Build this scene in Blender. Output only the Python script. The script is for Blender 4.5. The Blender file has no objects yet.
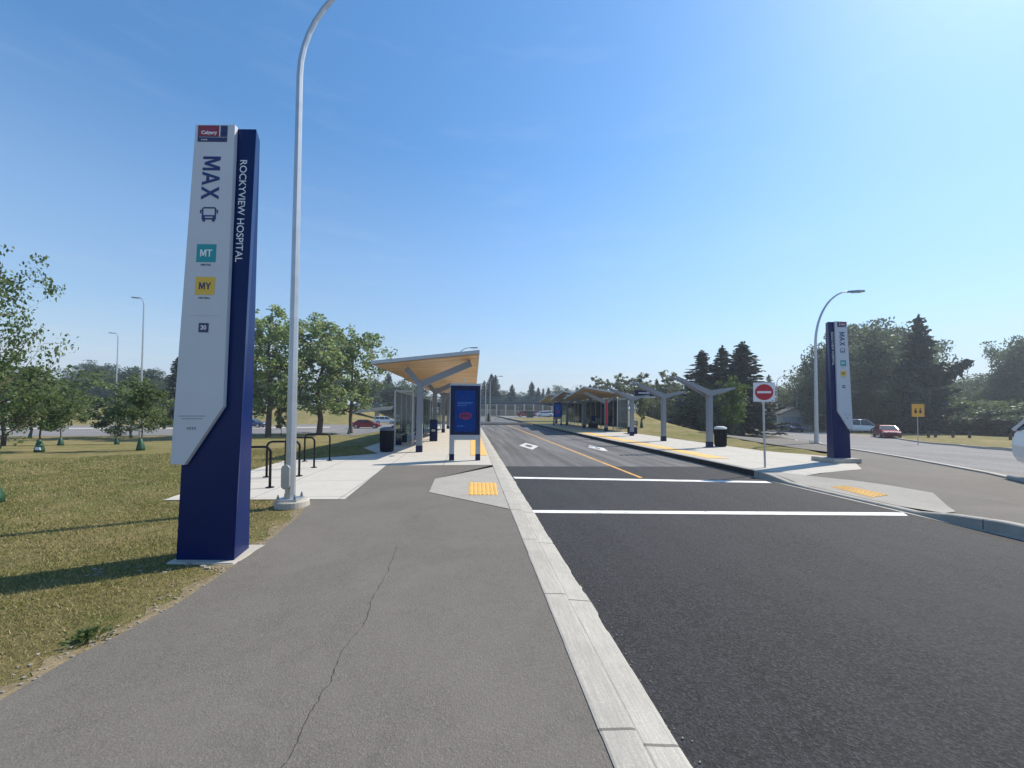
import bpy, math, random
import numpy as np
from mathutils import Vector, Matrix
rad = math.radians
PI = math.pi

# ---------------------------------------------------------------- camera, sky, sun
SC = bpy.context.scene
COL = SC.collection
CAMH = 1.6
FPX, PITCH, ROLL, YAW, PY = 384.0, rad(1.4), 0.009, rad(-6.154), 401.6
F0 = Vector((0, math.cos(PITCH), math.sin(PITCH)))
R0 = Vector((1, 0, 0)); U0 = Vector((0, -math.sin(PITCH), math.cos(PITCH)))
Rz = Matrix.Rotation(YAW, 3, 'Z')
CF = Rz @ F0
CR = Rz @ (R0 * math.cos(ROLL) + U0 * math.sin(ROLL))
CU = Rz @ (U0 * math.cos(ROLL) - R0 * math.sin(ROLL))
cd = bpy.data.cameras.new('camera'); cam = bpy.data.objects.new('camera', cd); COL.objects.link(cam)
M = Matrix((CR, CU, -CF)).transposed().to_4x4(); M.translation = (0, 0, CAMH)
cam.matrix_world = M
cd.sensor_width = 36; cd.lens = FPX * 36 / 1024; cd.shift_y = (PY - 384) / 1024
cd.clip_start = 0.05; cd.clip_end = 5000
SC.camera = cam

SUN_AZ = rad(60 - 6.154 + 12.3)     # clockwise from +Y (the road direction)
SUN_EL = rad(46)
SUN_AZ = rad(66)
wd = bpy.data.worlds.new('World'); SC.world = wd; wd.use_nodes = True
wt = wd.node_tree; wt.nodes.clear()
wo = wt.nodes.new('ShaderNodeOutputWorld'); bg = wt.nodes.new('ShaderNodeBackground')
sky = wt.nodes.new('ShaderNodeTexSky'); sky.sky_type = 'NISHITA'; sky.sun_disc = False
sky.sun_elevation = SUN_EL; sky.sun_rotation = SUN_AZ
sky.altitude = 1050; sky.air_density = 1.25; sky.dust_density = 0.6; sky.ozone_density = 2.4
bg.inputs['Strength'].default_value = 0.145
# thin wisps of cloud low over the horizon
tc = wt.nodes.new('ShaderNodeTexCoord'); sep = wt.nodes.new('ShaderNodeSeparateXYZ')
wt.links.new(tc.outputs['Generated'], sep.inputs[0])
mp = wt.nodes.new('ShaderNodeMapping'); mp.inputs['Scale'].default_value = (2.2, 2.2, 15)
wt.links.new(tc.outputs['Generated'], mp.inputs[0])
nz = wt.nodes.new('ShaderNodeTexNoise'); nz.inputs['Scale'].default_value = 2.2; nz.inputs['Detail'].default_value = 7; nz.inputs['Roughness'].default_value = .6
wt.links.new(mp.outputs[0], nz.inputs[0])
cr = wt.nodes.new('ShaderNodeMapRange'); cr.inputs[1].default_value = .50; cr.inputs[2].default_value = .74; cr.interpolation_type = 'SMOOTHSTEP'
wt.links.new(nz.outputs[0], cr.inputs[0])
lo = wt.nodes.new('ShaderNodeMapRange'); lo.inputs[1].default_value = .02; lo.inputs[2].default_value = .20; lo.inputs[3].default_value = 1; lo.inputs[4].default_value = 0.10; lo.interpolation_type = 'SMOOTHSTEP'
wt.links.new(sep.outputs[2], lo.inputs[0])
mu = wt.nodes.new('ShaderNodeMath'); mu.operation = 'MULTIPLY'; wt.links.new(cr.outputs[0], mu.inputs[0]); wt.links.new(lo.outputs[0], mu.inputs[1])
mu2 = wt.nodes.new('ShaderNodeMath'); mu2.operation = 'MULTIPLY'; mu2.inputs[1].default_value = .5; wt.links.new(mu.outputs[0], mu2.inputs[0])
mx = wt.nodes.new('ShaderNodeMix'); mx.data_type = 'RGBA'; mx.inputs[0].default_value = 0; wt.links.new(sky.outputs[0], mx.inputs[6]); mx.inputs[7].default_value = (7.5, 8.0, 9.0, 1)
hs_ = wt.nodes.new('ShaderNodeHueSaturation'); hs_.inputs['Saturation'].default_value = 1.2; hs_.inputs['Hue'].default_value = .503; wt.links.new(mx.outputs[2], hs_.inputs['Color'])
gr = wt.nodes.new('ShaderNodeValToRGB'); ge = gr.color_ramp.elements; ge[0].position = 0; ge[0].color = (.62, .62, .66, 1); ge[1].position = .75; ge[1].color = (.90, 1.04, 1.0, 1)
e_ = ge.new(.12); e_.color = (.70, .76, .76, 1); e_ = ge.new(.35); e_.color = (.88, .96, .93, 1)
wt.links.new(sep.outputs[2], gr.inputs[0]); gm = wt.nodes.new('ShaderNodeMix'); gm.data_type = 'RGBA'; gm.blend_type = 'MULTIPLY'; gm.inputs[0].default_value = 1
wt.links.new(hs_.outputs[0], gm.inputs[6]); wt.links.new(gr.outputs[0], gm.inputs[7])
hz = wt.nodes.new('ShaderNodeValToRGB'); he = hz.color_ramp.elements; he[0].position = 0; he[0].color = (.88,) * 3 + (1,); he[1].position = .55; he[1].color = (0, 0, 0, 1)
e_ = he.new(.08); e_.color = (.70,) * 3 + (1,); e_ = he.new(.2); e_.color = (.32,) * 3 + (1,)
wt.links.new(sep.outputs[2], hz.inputs[0]); hm = wt.nodes.new('ShaderNodeMix'); hm.data_type = 'RGBA'; wt.links.new(hz.outputs[0], hm.inputs[0]); wt.links.new(gm.outputs[2], hm.inputs[6]); hm.inputs[7].default_value = (2.75, 3.2, 3.95, 1)
cm = wt.nodes.new('ShaderNodeMix'); cm.data_type = 'RGBA'; wt.links.new(mu2.outputs[0], cm.inputs[0]); wt.links.new(hm.outputs[2], cm.inputs[6]); cm.inputs[7].default_value = (3.9, 4.15, 4.5, 1)
wt.links.new(cm.outputs[2], bg.inputs[0]); wt.links.new(bg.outputs[0], wo.inputs[0])
sl = bpy.data.lights.new('sun', 'SUN'); sl.energy = 4.4; sl.angle = rad(.53); sl.color = (1, .91, .77)
so = bpy.data.objects.new('sun', sl); COL.objects.link(so)
SD = Vector((math.sin(SUN_AZ) * math.cos(SUN_EL), math.cos(SUN_AZ) * math.cos(SUN_EL), math.sin(SUN_EL)))
so.rotation_euler = SD.to_track_quat('Z', 'Y').to_euler(); so.location = (30, 20, 60)
vs = SC.view_settings; vs.view_transform = 'Standard'; vs.look = 'None'; vs.exposure = 0.5; vs.gamma = 1.0; vs.use_curve_mapping = False
SC.render.engine = 'CYCLES'
SC.cycles.max_bounces = 6; SC.cycles.transparent_max_bounces = 16; SC.cycles.caustics_reflective = False; SC.cycles.caustics_refractive = False
SC.cycles.sample_clamp_indirect = 6

# ---------------------------------------------------------------- where a line of sight meets the ground
def ray(px, py): return CF + CR * ((px - 512) / FPX) + CU * ((PY - py) / FPX)
def G(px, py, z=0.0):
    d = ray(px, py); t = (z - CAMH) / d.z
    return Vector((d.x * t, d.y * t, z))
def W(px, py, Z):                       # point at forward distance Z
    d = ray(px, py); return Vector((0, 0, CAMH)) + d * Z
def ss(a, b, x):
    t = np.clip((np.asarray(x, float) - a) / (b - a), 0, 1); return t * t * (3 - 2 * t)
def T(x, y):                            # terrain height (road frame: x across, y along the busway)
    x = np.asarray(x, float); y = np.asarray(y, float)
    left = -1.5 * ss(10, 42, y) * ss(3.5, 16, -x) * (1 - ss(110, 160, y))
    berm = 3.3 * ss(0, 22, y - (70 + .2 * (x + 68))) * ss(18, 32, -x)
    dip = .13 * (ss(4.6, 5.6, y) - ss(7.7, 8.9, y)) * (1 - ss(7.3, 9.3, x))
    fall = 1 - ss(0, 9, x - (18 + (y - 35) * .25))
    hill = 2.6 * ss(22, 62, y) * ss(11.5, 24, x) * fall * (1 - ss(64, 84, y) * .85)
    right = -1.3 * ss(8, 34, y) * ss(14, 30, x)
    lz = .03 + left + berm
    rz = .15 - dip + hill + right
    return np.where(x < 4, lz, rz)
def Tz(x, y): return float(T(x, y))
def TG(px, py):                         # first hit of a line of sight with the terrain
    d = ray(px, py); t = 1.0; prev = t
    while t < 400:
        p = Vector((0, 0, CAMH)) + d * t
        if p.z <= Tz(p.x, p.y):
            a, b = prev, t
            for _ in range(18):
                m = (a + b) / 2; q = Vector((0, 0, CAMH)) + d * m
                if q.z <= Tz(q.x, q.y): b = m
                else: a = m
            q = Vector((0, 0, CAMH)) + d * b; q.z = Tz(q.x, q.y); return q
        prev = t; t += max(.1, t * .012)
    return Vector((0, 0, CAMH)) + d * 120
def fwd(p): return p.x * CF.x + p.y * CF.y + (p.z - CAMH) * CF.z
def onZ(px, Z):                         # ground point at forward distance Z under pixel column px
    d = ray(px, 412); p = Vector((0, 0, CAMH)) + d * Z; p.z = Tz(p.x, p.y); return p
def top_h(p, py):                       # height above p that reaches image row py
    Z = fwd(p); dz = CU.z / FPX * Z
    q = ray(512 + FPX * ((p - Vector((0, 0, CAMH))).dot(CR)) / Z, py); z = CAMH + q.z * Z
    return z - p.z

# ---------------------------------------------------------------- materials
MATS = {}
def nodes(name):
    m = bpy.data.materials.new(name); m.use_nodes = True; nt = m.node_tree
    return m, nt, nt.nodes['Principled BSDF']
def mat(name, col, rough=.6, metal=0, spec=.5, var=.0, vscale=6, bump=0, bscale=60, coat=0):
    if name in MATS: return MATS[name]
    m, nt, b = nodes(name)
    b.inputs['Base Color'].default_value = (*col, 1); b.inputs['Roughness'].default_value = rough
    b.inputs['Metallic'].default_value = metal; b.inputs['Specular IOR Level'].default_value = spec
    b.inputs['Coat Weight'].default_value = coat
    t = nt.nodes.new('ShaderNodeTexCoord')
    n = nt.nodes.new('ShaderNodeTexNoise'); n.inputs['Scale'].default_value = vscale; n.inputs['Detail'].default_value = 8; n.inputs['Roughness'].default_value = .65
    nt.links.new(t.outputs['Object'], n.inputs[0])
    if var:
        c = nt.nodes.new('ShaderNodeMix'); c.data_type = 'RGBA'
        c.inputs[6].default_value = (*[v * (1 - var) for v in col], 1); c.inputs[7].default_value = (*[min(1, v * (1 + var)) for v in col], 1)
        r = nt.nodes.new('ShaderNodeMapRange'); r.inputs[1].default_value = .3; r.inputs[2].default_value = .7
        nt.links.new(n.outputs[0], r.inputs[0]); nt.links.new(r.outputs[0], c.inputs[0]); nt.links.new(c.outputs[2], b.inputs['Base Color'])
    if bump:
        n2 = nt.nodes.new('ShaderNodeTexNoise'); n2.inputs['Scale'].default_value = bscale; n2.inputs['Detail'].default_value = 5
        nt.links.new(t.outputs['Object'], n2.inputs[0])
        bp = nt.nodes.new('ShaderNodeBump'); bp.inputs['Strength'].default_value = bump; bp.inputs['Distance'].default_value = .01
        nt.links.new(n2.outputs[0], bp.inputs['Height']); nt.links.new(bp.outputs[0], b.inputs['Normal'])
    MATS[name] = m; return m
def ramp(nt, src, stops):
    r = nt.nodes.new('ShaderNodeValToRGB'); e = r.color_ramp.elements
    while len(e) < len(stops): e.new(.5)
    for i, (p, c) in enumerate(stops): e[i].position = p; e[i].color = (*c, 1)
    nt.links.new(src, r.inputs[0]); return r.outputs[0]
def noise(nt, co, scale, detail=6, rough=.6, dist=0):
    n = nt.nodes.new('ShaderNodeTexNoise'); n.inputs['Scale'].default_value = scale; n.inputs['Detail'].default_value = detail
    n.inputs['Roughness'].default_value = rough; n.inputs['Distortion'].default_value = dist; nt.links.new(co, n.inputs[0]); return n.outputs[0]
def mixc(nt, fac, a, b, mode='MIX'):
    c = nt.nodes.new('ShaderNodeMix'); c.data_type = 'RGBA'; c.blend_type = mode
    for v, i in ((fac, 0), (a, 6), (b, 7)):
        if isinstance(v, (int, float)): c.inputs[i].default_value = v
        elif isinstance(v, tuple): c.inputs[i].default_value = (*v, 1)
        else: nt.links.new(v, c.inputs[i])
    return c.outputs[2]
def mathn(nt, op, a, b=None, c=None):
    n = nt.nodes.new('ShaderNodeMath'); n.operation = op
    for i, v in enumerate((a, b, c)):
        if v is None: continue
        if isinstance(v, (int, float)): n.inputs[i].default_value = v
        else: nt.links.new(v, n.inputs[i])
    return n.outputs[0]
def bumpn(nt, b, h, strength, dist):
    bp = nt.nodes.new('ShaderNodeBump'); bp.inputs['Strength'].default_value = strength; bp.inputs['Distance'].default_value = dist
    nt.links.new(h, bp.inputs['Height']); nt.links.new(bp.outputs[0], b.inputs['Normal'])
def asphalt(name, base, light, grain=160, patch=.35, streak=0, tint=(1, 1, 1), spec=.25, rough=.85, con=1.0, spk_=.35, bstr=.75):
    """aggregate in a dark binder: fine grain, scattered pale stones, worn and stained areas"""
    m, nt, b = nodes(name); t = nt.nodes.new('ShaderNodeTexCoord').outputs['Object']
    C = lambda v: tuple(v * c for c in tint)
    g = noise(nt, t, grain, 3, .75); big = noise(nt, t, .55, 7, .65, .5); mid = noise(nt, t, 7, 7, .7); st = noise(nt, t, 1.7, 8, .75, .8)
    v = nt.nodes.new('ShaderNodeTexVoronoi'); v.inputs['Scale'].default_value = grain * .6; nt.links.new(t, v.inputs[0])
    col = ramp(nt, g, [(.30, C(base * (1 - .7 * con))), (.5, C(base)), (.70, C(light * (1 + .6 * con)))])
    spk = mathn(nt, 'GREATER_THAN', v.outputs['Color'], .9)
    sv = nt.nodes.new('ShaderNodeSeparateColor'); nt.links.new(v.outputs['Color'], sv.inputs[0])
    col = mixc(nt, min(1, .75 * con), col, ramp(nt, sv.outputs[1], [(.0, (1 - .62 * con,) * 3), (.6, (1.0,) * 3), (1.0, (1 + .9 * con,) * 3)]), 'MULTIPLY')
    col = mixc(nt, mathn(nt, 'MULTIPLY', spk, spk_), col, C(light * 1.9))
    col = mixc(nt, ramp(nt, mid, [(.40, (0, 0, 0)), (.66, (patch,) * 3)]), col, C(light * 1.05))
    col = mixc(nt, ramp(nt, big, [(.42, (0, 0, 0)), (.62, (patch * .9,) * 3)]), col, C(light * 1.25))
    col = mixc(nt, ramp(nt, st, [(.60, (0, 0, 0)), (.74, (patch * 1.1,) * 3)]), col, C(base * .62))
    if streak:
        mpn = nt.nodes.new('ShaderNodeMapping'); mpn.inputs['Scale'].default_value = (1.6, .05, 1); nt.links.new(t, mpn.inputs[0])
        s = noise(nt, mpn.outputs[0], 1.6, 5, .6)
        col = mixc(nt, ramp(nt, s, [(.45, (0, 0, 0)), (.62, (streak,) * 3)]), col, C(light * 1.9))
        col = mixc(nt, ramp(nt, s, [(.3, (streak * .8,) * 3), (.44, (0, 0, 0))]), col, C(base * .5))
    nt.links.new(col, b.inputs['Base Color']); b.inputs['Roughness'].default_value = rough; b.inputs['Specular IOR Level'].default_value = spec
    bumpn(nt, b, mathn(nt, 'ADD', g, mathn(nt, 'MULTIPLY', v.outputs['Distance'], .7)), bstr, .006)
    MATS[name] = m; return m
def concrete(name, base, joint=0, jy=0, off=0, tint=(1.03, .975, .86), dirt=.3):
    m, nt, b = nodes(name); t = nt.nodes.new('ShaderNodeTexCoord').outputs['Object']; C3 = lambda v: tuple(min(1, v * c) for c in tint)
    g = noise(nt, t, 90, 4, .7); mid = noise(nt, t, 2.2, 7, .65, .4); mp2 = nt.nodes.new('ShaderNodeMapping'); mp2.inputs['Scale'].default_value = (30, 1.5, 1); nt.links.new(t, mp2.inputs[0])
    br = noise(nt, mp2.outputs[0], 3, 4, .6)
    col = ramp(nt, g, [(.3, tuple(base * .8 * c for c in tint)), (.7, tuple(min(1, base * 1.15) * c for c in tint))])
    col = mixc(nt, ramp(nt, mid, [(.42, (0, 0, 0)), (.72, (dirt,) * 3)]), col, tuple(base * .55 * c for c in tint))
    col = mixc(nt, ramp(nt, br, [(.42, (0, 0, 0)), (.62, (min(1, dirt * 1.1),) * 3)]), col, tuple(base * .65 * c for c in tint))
    vp = nt.nodes.new('ShaderNodeTexVoronoi'); vp.inputs['Scale'].default_value = 3.2; nt.links.new(t, vp.inputs[0])
    pit = mathn(nt, 'LESS_THAN', vp.outputs['Distance'], .035); col = mixc(nt, mathn(nt, 'MULTIPLY', pit, .8), col, C3(base * .12))
    h = mathn(nt, 'ADD', g, mathn(nt, 'MULTIPLY', br, .6))
    if joint or jy:
        sp = nt.nodes.new('ShaderNodeSeparateXYZ'); nt.links.new(t, sp.inputs[0]); js = []
        for o, d in ((sp.outputs[0], joint), (sp.outputs[1], jy)):
            if d:
                w = mathn(nt, 'MULTIPLY', noise(nt, t, 7, 3), .012)
                q = mathn(nt, 'ABSOLUTE', mathn(nt, 'SUBTRACT', mathn(nt, 'FRACT', mathn(nt, 'DIVIDE', mathn(nt, 'ADD', mathn(nt, 'ADD', o, w), off + 100 * d), d)), .5))
                js.append(mathn(nt, 'LESS_THAN', mathn(nt, 'MULTIPLY', q, d), .0085))
        j = js[0] if len(js) == 1 else mathn(nt, 'MAXIMUM', js[0], js[1])
        col = mixc(nt, mathn(nt, 'MULTIPLY', j, .75), col, tuple(base * .22 * c for c in tint))
        h = mathn(nt, 'SUBTRACT', h, mathn(nt, 'MULTIPLY', j, 2))
    nt.links.new(col, b.inputs['Base Color']); b.inputs['Roughness'].default_value = .9; b.inputs['Specular IOR Level'].default_value = .2
    bumpn(nt, b, h, .4, .004); MATS[name] = m; return m
def foliage(name, c1, c2, trans=.35, dry=None, dth=.93):
    m = bpy.data.materials.new(name); m.use_nodes = True; nt = m.node_tree; nt.nodes.clear()
    o = nt.nodes.new('ShaderNodeOutputMaterial'); g = nt.nodes.new('ShaderNodeNewGeometry'); oi = nt.nodes.new('ShaderNodeObjectInfo')
    t = nt.nodes.new('ShaderNodeTexCoord').outputs['Object']
    r = mathn(nt, 'ADD', mathn(nt, 'MULTIPLY', g.outputs['Random Per Island'], .7), mathn(nt, 'MULTIPLY', noise(nt, t, 1.1, 3), .5))
    col = mixc(nt, mathn(nt, 'SUBTRACT', r, .1), c1, c2)
    if dry:
        col = mixc(nt, mathn(nt, 'MULTIPLY', mathn(nt, 'GREATER_THAN', g.outputs['Random Per Island'], dth), .75), col, dry)
        if name == 'grass_blade':
            at = nt.nodes.new('ShaderNodeAttribute'); at.attribute_name = 'dryness'; col = mixc(nt, at.outputs['Fac'], col, mixc(nt, g.outputs['Random Per Island'], (.16, .105, .05), (.55, .44, .24)))
            col = mixc(nt, ramp(nt, noise(nt, t, .9, 6, .7), [(.46, (0, 0, 0)), (.66, (.75,) * 3)]), col, tuple(v * .75 for v in dry))
    col = mixc(nt, mathn(nt, 'MULTIPLY', oi.outputs['Random'], .25), col, tuple(v * .7 for v in c1))
    p = nt.nodes.new('ShaderNodeBsdfPrincipled'); p.inputs['Roughness'].default_value = .55; p.inputs['Specular IOR Level'].default_value = .35; nt.links.new(col, p.inputs['Base Color'])
    tr = nt.nodes.new('ShaderNodeBsdfTranslucent'); hs = nt.nodes.new('ShaderNodeHueSaturation'); hs.inputs['Value'].default_value = 1.5; hs.inputs['Hue'].default_value = .485
    nt.links.new(col, hs.inputs['Color']); nt.links.new(hs.outputs[0], tr.inputs[0])
    ms = nt.nodes.new('ShaderNodeMixShader'); ms.inputs[0].default_value = trans; nt.links.new(p.outputs[0], ms.inputs[1]); nt.links.new(tr.outputs[0], ms.inputs[2]); nt.links.new(ms.outputs[0], o.inputs[0])
    MATS[name] = m; return m
def glassm(name, tint, op):
    m = bpy.data.materials.new(name); m.use_nodes = True; nt = m.node_tree; nt.nodes.clear()
    o = nt.nodes.new('ShaderNodeOutputMaterial'); a = nt.nodes.new('ShaderNodeBsdfTransparent'); a.inputs[0].default_value = (*tint, 1)
    g = nt.nodes.new('ShaderNodeBsdfGlossy'); g.inputs['Roughness'].default_value = .03; f = nt.nodes.new('ShaderNodeFresnel'); f.inputs[0].default_value = 1.5
    d = nt.nodes.new('ShaderNodeBsdfDiffuse'); d.inputs[0].default_value = (.5, .55, .56, 1)
    n = noise(nt, nt.nodes.new('ShaderNodeTexCoord').outputs['Object'], 3, 5)
    m1 = nt.nodes.new('ShaderNodeMixShader'); nt.links.new(mathn(nt, 'MULTIPLY', n, op), m1.inputs[0]); nt.links.new(a.outputs[0], m1.inputs[1]); nt.links.new(d.outputs[0], m1.inputs[2])
    m2 = nt.nodes.new('ShaderNodeMixShader'); nt.links.new(f.outputs[0], m2.inputs[0]); nt.links.new(m1.outputs[0], m2.inputs[1]); nt.links.new(g.outputs[0], m2.inputs[2])
    nt.links.new(m2.outputs[0], o.inputs[0]); MATS[name] = m; return m
def emis(name, col, s=1.0):
    if name in MATS: return MATS[name]
    m, nt, b = nodes(name); b.inputs['Base Color'].default_value = (*[c * .3 for c in col], 1); b.inputs['Emission Color'].default_value = (*col, 1); b.inputs['Emission Strength'].default_value = s
    b.inputs['Roughness'].default_value = .3; b.inputs['Specular IOR Level'].default_value = .08; MATS[name] = m; return m
def ground_mat():
    m, nt, b = nodes('lawn'); t = nt.nodes.new('ShaderNodeTexCoord').outputs['Object']
    a = noise(nt, t, 1.3, 8, .7, .3); s = noise(nt, t, 45, 5, .75); big = noise(nt, t, .16, 5, .6)
    green = ramp(nt, s, [(.3, (.05, .06, .016)), (.5, (.135, .145, .045)), (.7, (.24, .22, .09))])
    straw = ramp(nt, s, [(.3, (.13, .095, .045)), (.52, (.28, .22, .105)), (.72, (.42, .34, .18))])
    f = mathn(nt, 'ADD', mathn(nt, 'MULTIPLY', a, .65), mathn(nt, 'MULTIPLY', big, .5))
    col = mixc(nt, ramp(nt, f, [(.47, (0, 0, 0)), (.68, (1, 1, 1))]), green, straw)
    nt.links.new(col, b.inputs['Base Color']); b.inputs['Roughness'].default_value = .95; b.inputs['Specular IOR Level'].default_value = .1
    bumpn(nt, b, s, .9, .04); MATS['lawn'] = m; return m
def wood_mat():
    m, nt, b = nodes('roof_wood'); t = nt.nodes.new('ShaderNodeTexCoord').outputs['Object']
    sp = nt.nodes.new('ShaderNodeSeparateXYZ'); nt.links.new(t, sp.inputs[0])
    q = mathn(nt, 'DIVIDE', sp.outputs[1], .14); fr = mathn(nt, 'FRACT', q); wn = nt.nodes.new('ShaderNodeTexWhiteNoise'); wn.noise_dimensions = '1D'; nt.links.new(mathn(nt, 'FLOOR', q), wn.inputs['W'])
    mpn = nt.nodes.new('ShaderNodeMapping'); mpn.inputs['Scale'].default_value = (.6, 9, 1); nt.links.new(t, mpn.inputs[0]); g = noise(nt, mpn.outputs[0], 4, 6)
    col = ramp(nt, mathn(nt, 'ADD', mathn(nt, 'MULTIPLY', g, .6), mathn(nt, 'MULTIPLY', wn.outputs[0], .4)), [(.2, (.44, .28, .13)), (.8, (.72, .50, .28))])
    col = mixc(nt, mathn(nt, 'LESS_THAN', fr, .06), col, (.15, .08, .03))
    nt.links.new(col, b.inputs['Base Color']); b.inputs['Roughness'].default_value = .45; MATS['roof_wood'] = m; return m

ground_mat(); wood_mat()
asphalt('path_asphalt', .120, .140, 160, .45, 0, (1.08, .99, .86), con=.48, spk_=.10, bstr=.5)
asphalt('new_asphalt', .024, .034, 120, .34, .12, (.96, .99, 1.06), .3, .8, con=1.15, spk_=.25, bstr=1)
asphalt('old_asphalt', .085, .12, 110, .4, .5, (1, .985, .97))
asphalt('street_asphalt', .15, .18, 90, .45, .3, (1.02, .99, .98))
concrete('kerb_concrete', .41, 0, 1.4, .24, dirt=.45)
concrete('gutter_concrete', .45, 0, 1.4, .32, dirt=.5)
concrete('slab_concrete', .49, 1.5, 1.6, 0, dirt=.18)
concrete('ramp_concrete', .36, 0, 0, dirt=.3)
concrete('cast_concrete', .45, 0, 0, dirt=.3)
mat('white_paint', (.70, .70, .67), .75, var=.22, vscale=14, bump=.2)
mat('worn_white_paint', (.55, .55, .54), .75, var=.4, vscale=8)
mat('yellow_paint', (.62, .33, .07), .75, var=.3, vscale=9)
mat('tactile_yellow', (.78, .46, .11), .7, var=.12, vscale=5)
mat('galvanised', (.46, .48, .50), .42, .75, var=.1, vscale=4, bump=.05)
mat('grey_steel', (.21, .235, .27), .45, .3, var=.06)
mat('pale_steel', (.40, .43, .46), .4, .3, var=.06)
mat('navy_paint', (.004, .012, .055), .5, 0, .25, var=.1)
mat('pylon_blue', (.0010, .012, .082), .3, 0, .17, var=.05, vscale=2)
mat('pylon_white', (.52, .54, .57), .5, 0, .3, var=.03, vscale=2)
mat('black_paint', (.008, .008, .01), .5, 0, .25)
mat('logo_red', (.24, .014, .035), .4); mat('logo_navy', (.02, .022, .09), .4)
mat('sign_teal', (.0, .25, .27), .4); mat('sign_yellow', (.68, .42, .03), .4); mat('sign_text_blue', (.008, .016, .12), .4)
mat('sign_white', (.78, .78, .78), .4); mat('traffic_red', (.50, .012, .03), .45); mat('traffic_yellow', (.75, .36, .03), .5)
mat('sign_back', (.5, .5, .52), .4, .6)
mat('bin_navy', (.004, .008, .02), .6, 0, .2); mat('bin_lid', (.10, .13, .15), .4); mat('pale_lid', (.5, .54, .52), .4)
mat('green_bag', (.012, .06, .028), .5, var=.3, vscale=8); mat('bark', (.09, .07, .055), .9, var=.4, vscale=9, bump=.6, bscale=30)
mat('pale_bark', (.25, .22, .18), .9, var=.3, vscale=9, bump=.4); mat('tyre_and_shade_black', (.015, .015, .015), .8); mat('rim', (.45, .46, .47), .3, .8)
mat('car_red', (.28, .012, .022), .25, coat=.3); mat('car_white', (.72, .74, .76), .25, coat=1); mat('car_silver', (.35, .38, .42), .25, .6, coat=1); mat('car_navy', (.03, .04, .12), .25, .3, coat=1)
mat('car_glass', (.015, .02, .025), .06, 0, .8); mat('headlight', (.7, .72, .75), .1); mat('tail_light', (.4, .01, .01), .2)
mat('crack', (.045, .042, .04), .95); mat('stone', (.26, .24, .20), .9, var=.2); mat('soil', (.19, .15, .085), .95, var=.4, vscale=20, bump=.5)
mat('roof_tile', (.10, .10, .11), .9, var=.3); mat('siding', (.50, .50, .46), .8, var=.05); mat('garage_door', (.30, .36, .42), .6); mat('house_white', (.62, .60, .55), .8); mat('brown_siding', (.22, .15, .12), .8)
mat('bridge_dark', (.035, .06, .075), .6, .2, var=.2); mat('bridge_rail', (.10, .17, .18), .6, .2); mat('bridge_concrete', (.33, .33, .31), .9, var=.15)
mat('fence_tan', (.58, .54, .46), .8, var=.1); mat('fence_mesh', (.14, .14, .14), .6, .3); mat('wood_post', (.06, .05, .045), .9, var=.2)
mat('lamp_lens', (.5, .5, .45), .2); mat('person_dark', (.02, .02, .03), .8); mat('box_green', (.02, .06, .045), .5)
emis('screen_blue', (.001, .012, .075), 1.0); emis('screen_text', (.02, .06, .19), 1.0); emis('screen_red', (.06, .014, .045), .8); emis('screen_dark', (.001, .007, .035), 1.0)
glassm('clear_glass', (.74, .82, .82), .08)
def worn(name, col, under, amt):
    m, nt, b = nodes(name); t = nt.nodes.new('ShaderNodeTexCoord').outputs['Object']
    a = noise(nt, t, 55, 5, .75); w = noise(nt, t, 2.5, 6, .7); f = mathn(nt, 'ADD', mathn(nt, 'MULTIPLY', a, .6), mathn(nt, 'MULTIPLY', w, .5))
    c = mixc(nt, ramp(nt, w, [(.35, (0, 0, 0)), (.75, (.5,) * 3)]), col, tuple(v * .72 for v in col)); c = mixc(nt, ramp(nt, f, [(amt, (0, 0, 0)), (amt + .07, (.85,) * 3)]), c, under)
    nt.links.new(c, b.inputs['Base Color']); b.inputs['Roughness'].default_value = .75; bumpn(nt, b, a, .4, .004); MATS[name] = m
worn('white_paint', (.74, .74, .71), (.06, .06, .06), .60); worn('worn_white_paint', (.62, .62, .6), (.10, .10, .10), .57); worn('yellow_paint', (.62, .34, .08), (.10, .10, .10), .58); worn('tactile_yellow', (.76, .45, .12), (.42, .33, .2), .60)
foliage('poplar_leaf', (.08, .135, .04), (.27, .36, .15), .5, (.26, .17, .09))
foliage('young_leaf', (.05, .09, .028), (.15, .20, .075), .45)
foliage('birch_leaf', (.07, .10, .05), (.16, .19, .10), .45)
foliage('dark_leaf', (.036, .066, .036), (.115, .155, .085), .42)
foliage('lime_leaf', (.045, .09, .02), (.10, .16, .045), .4)
foliage('spruce_leaf', (.014, .03, .024), (.04, .065, .045), .15)
foliage('shrub_leaf', (.055, .09, .032), (.14, .18, .075), .4)
foliage('grass_blade', (.10, .125, .03), (.29, .28, .09), .35, (.50, .40, .20), .86)

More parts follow.
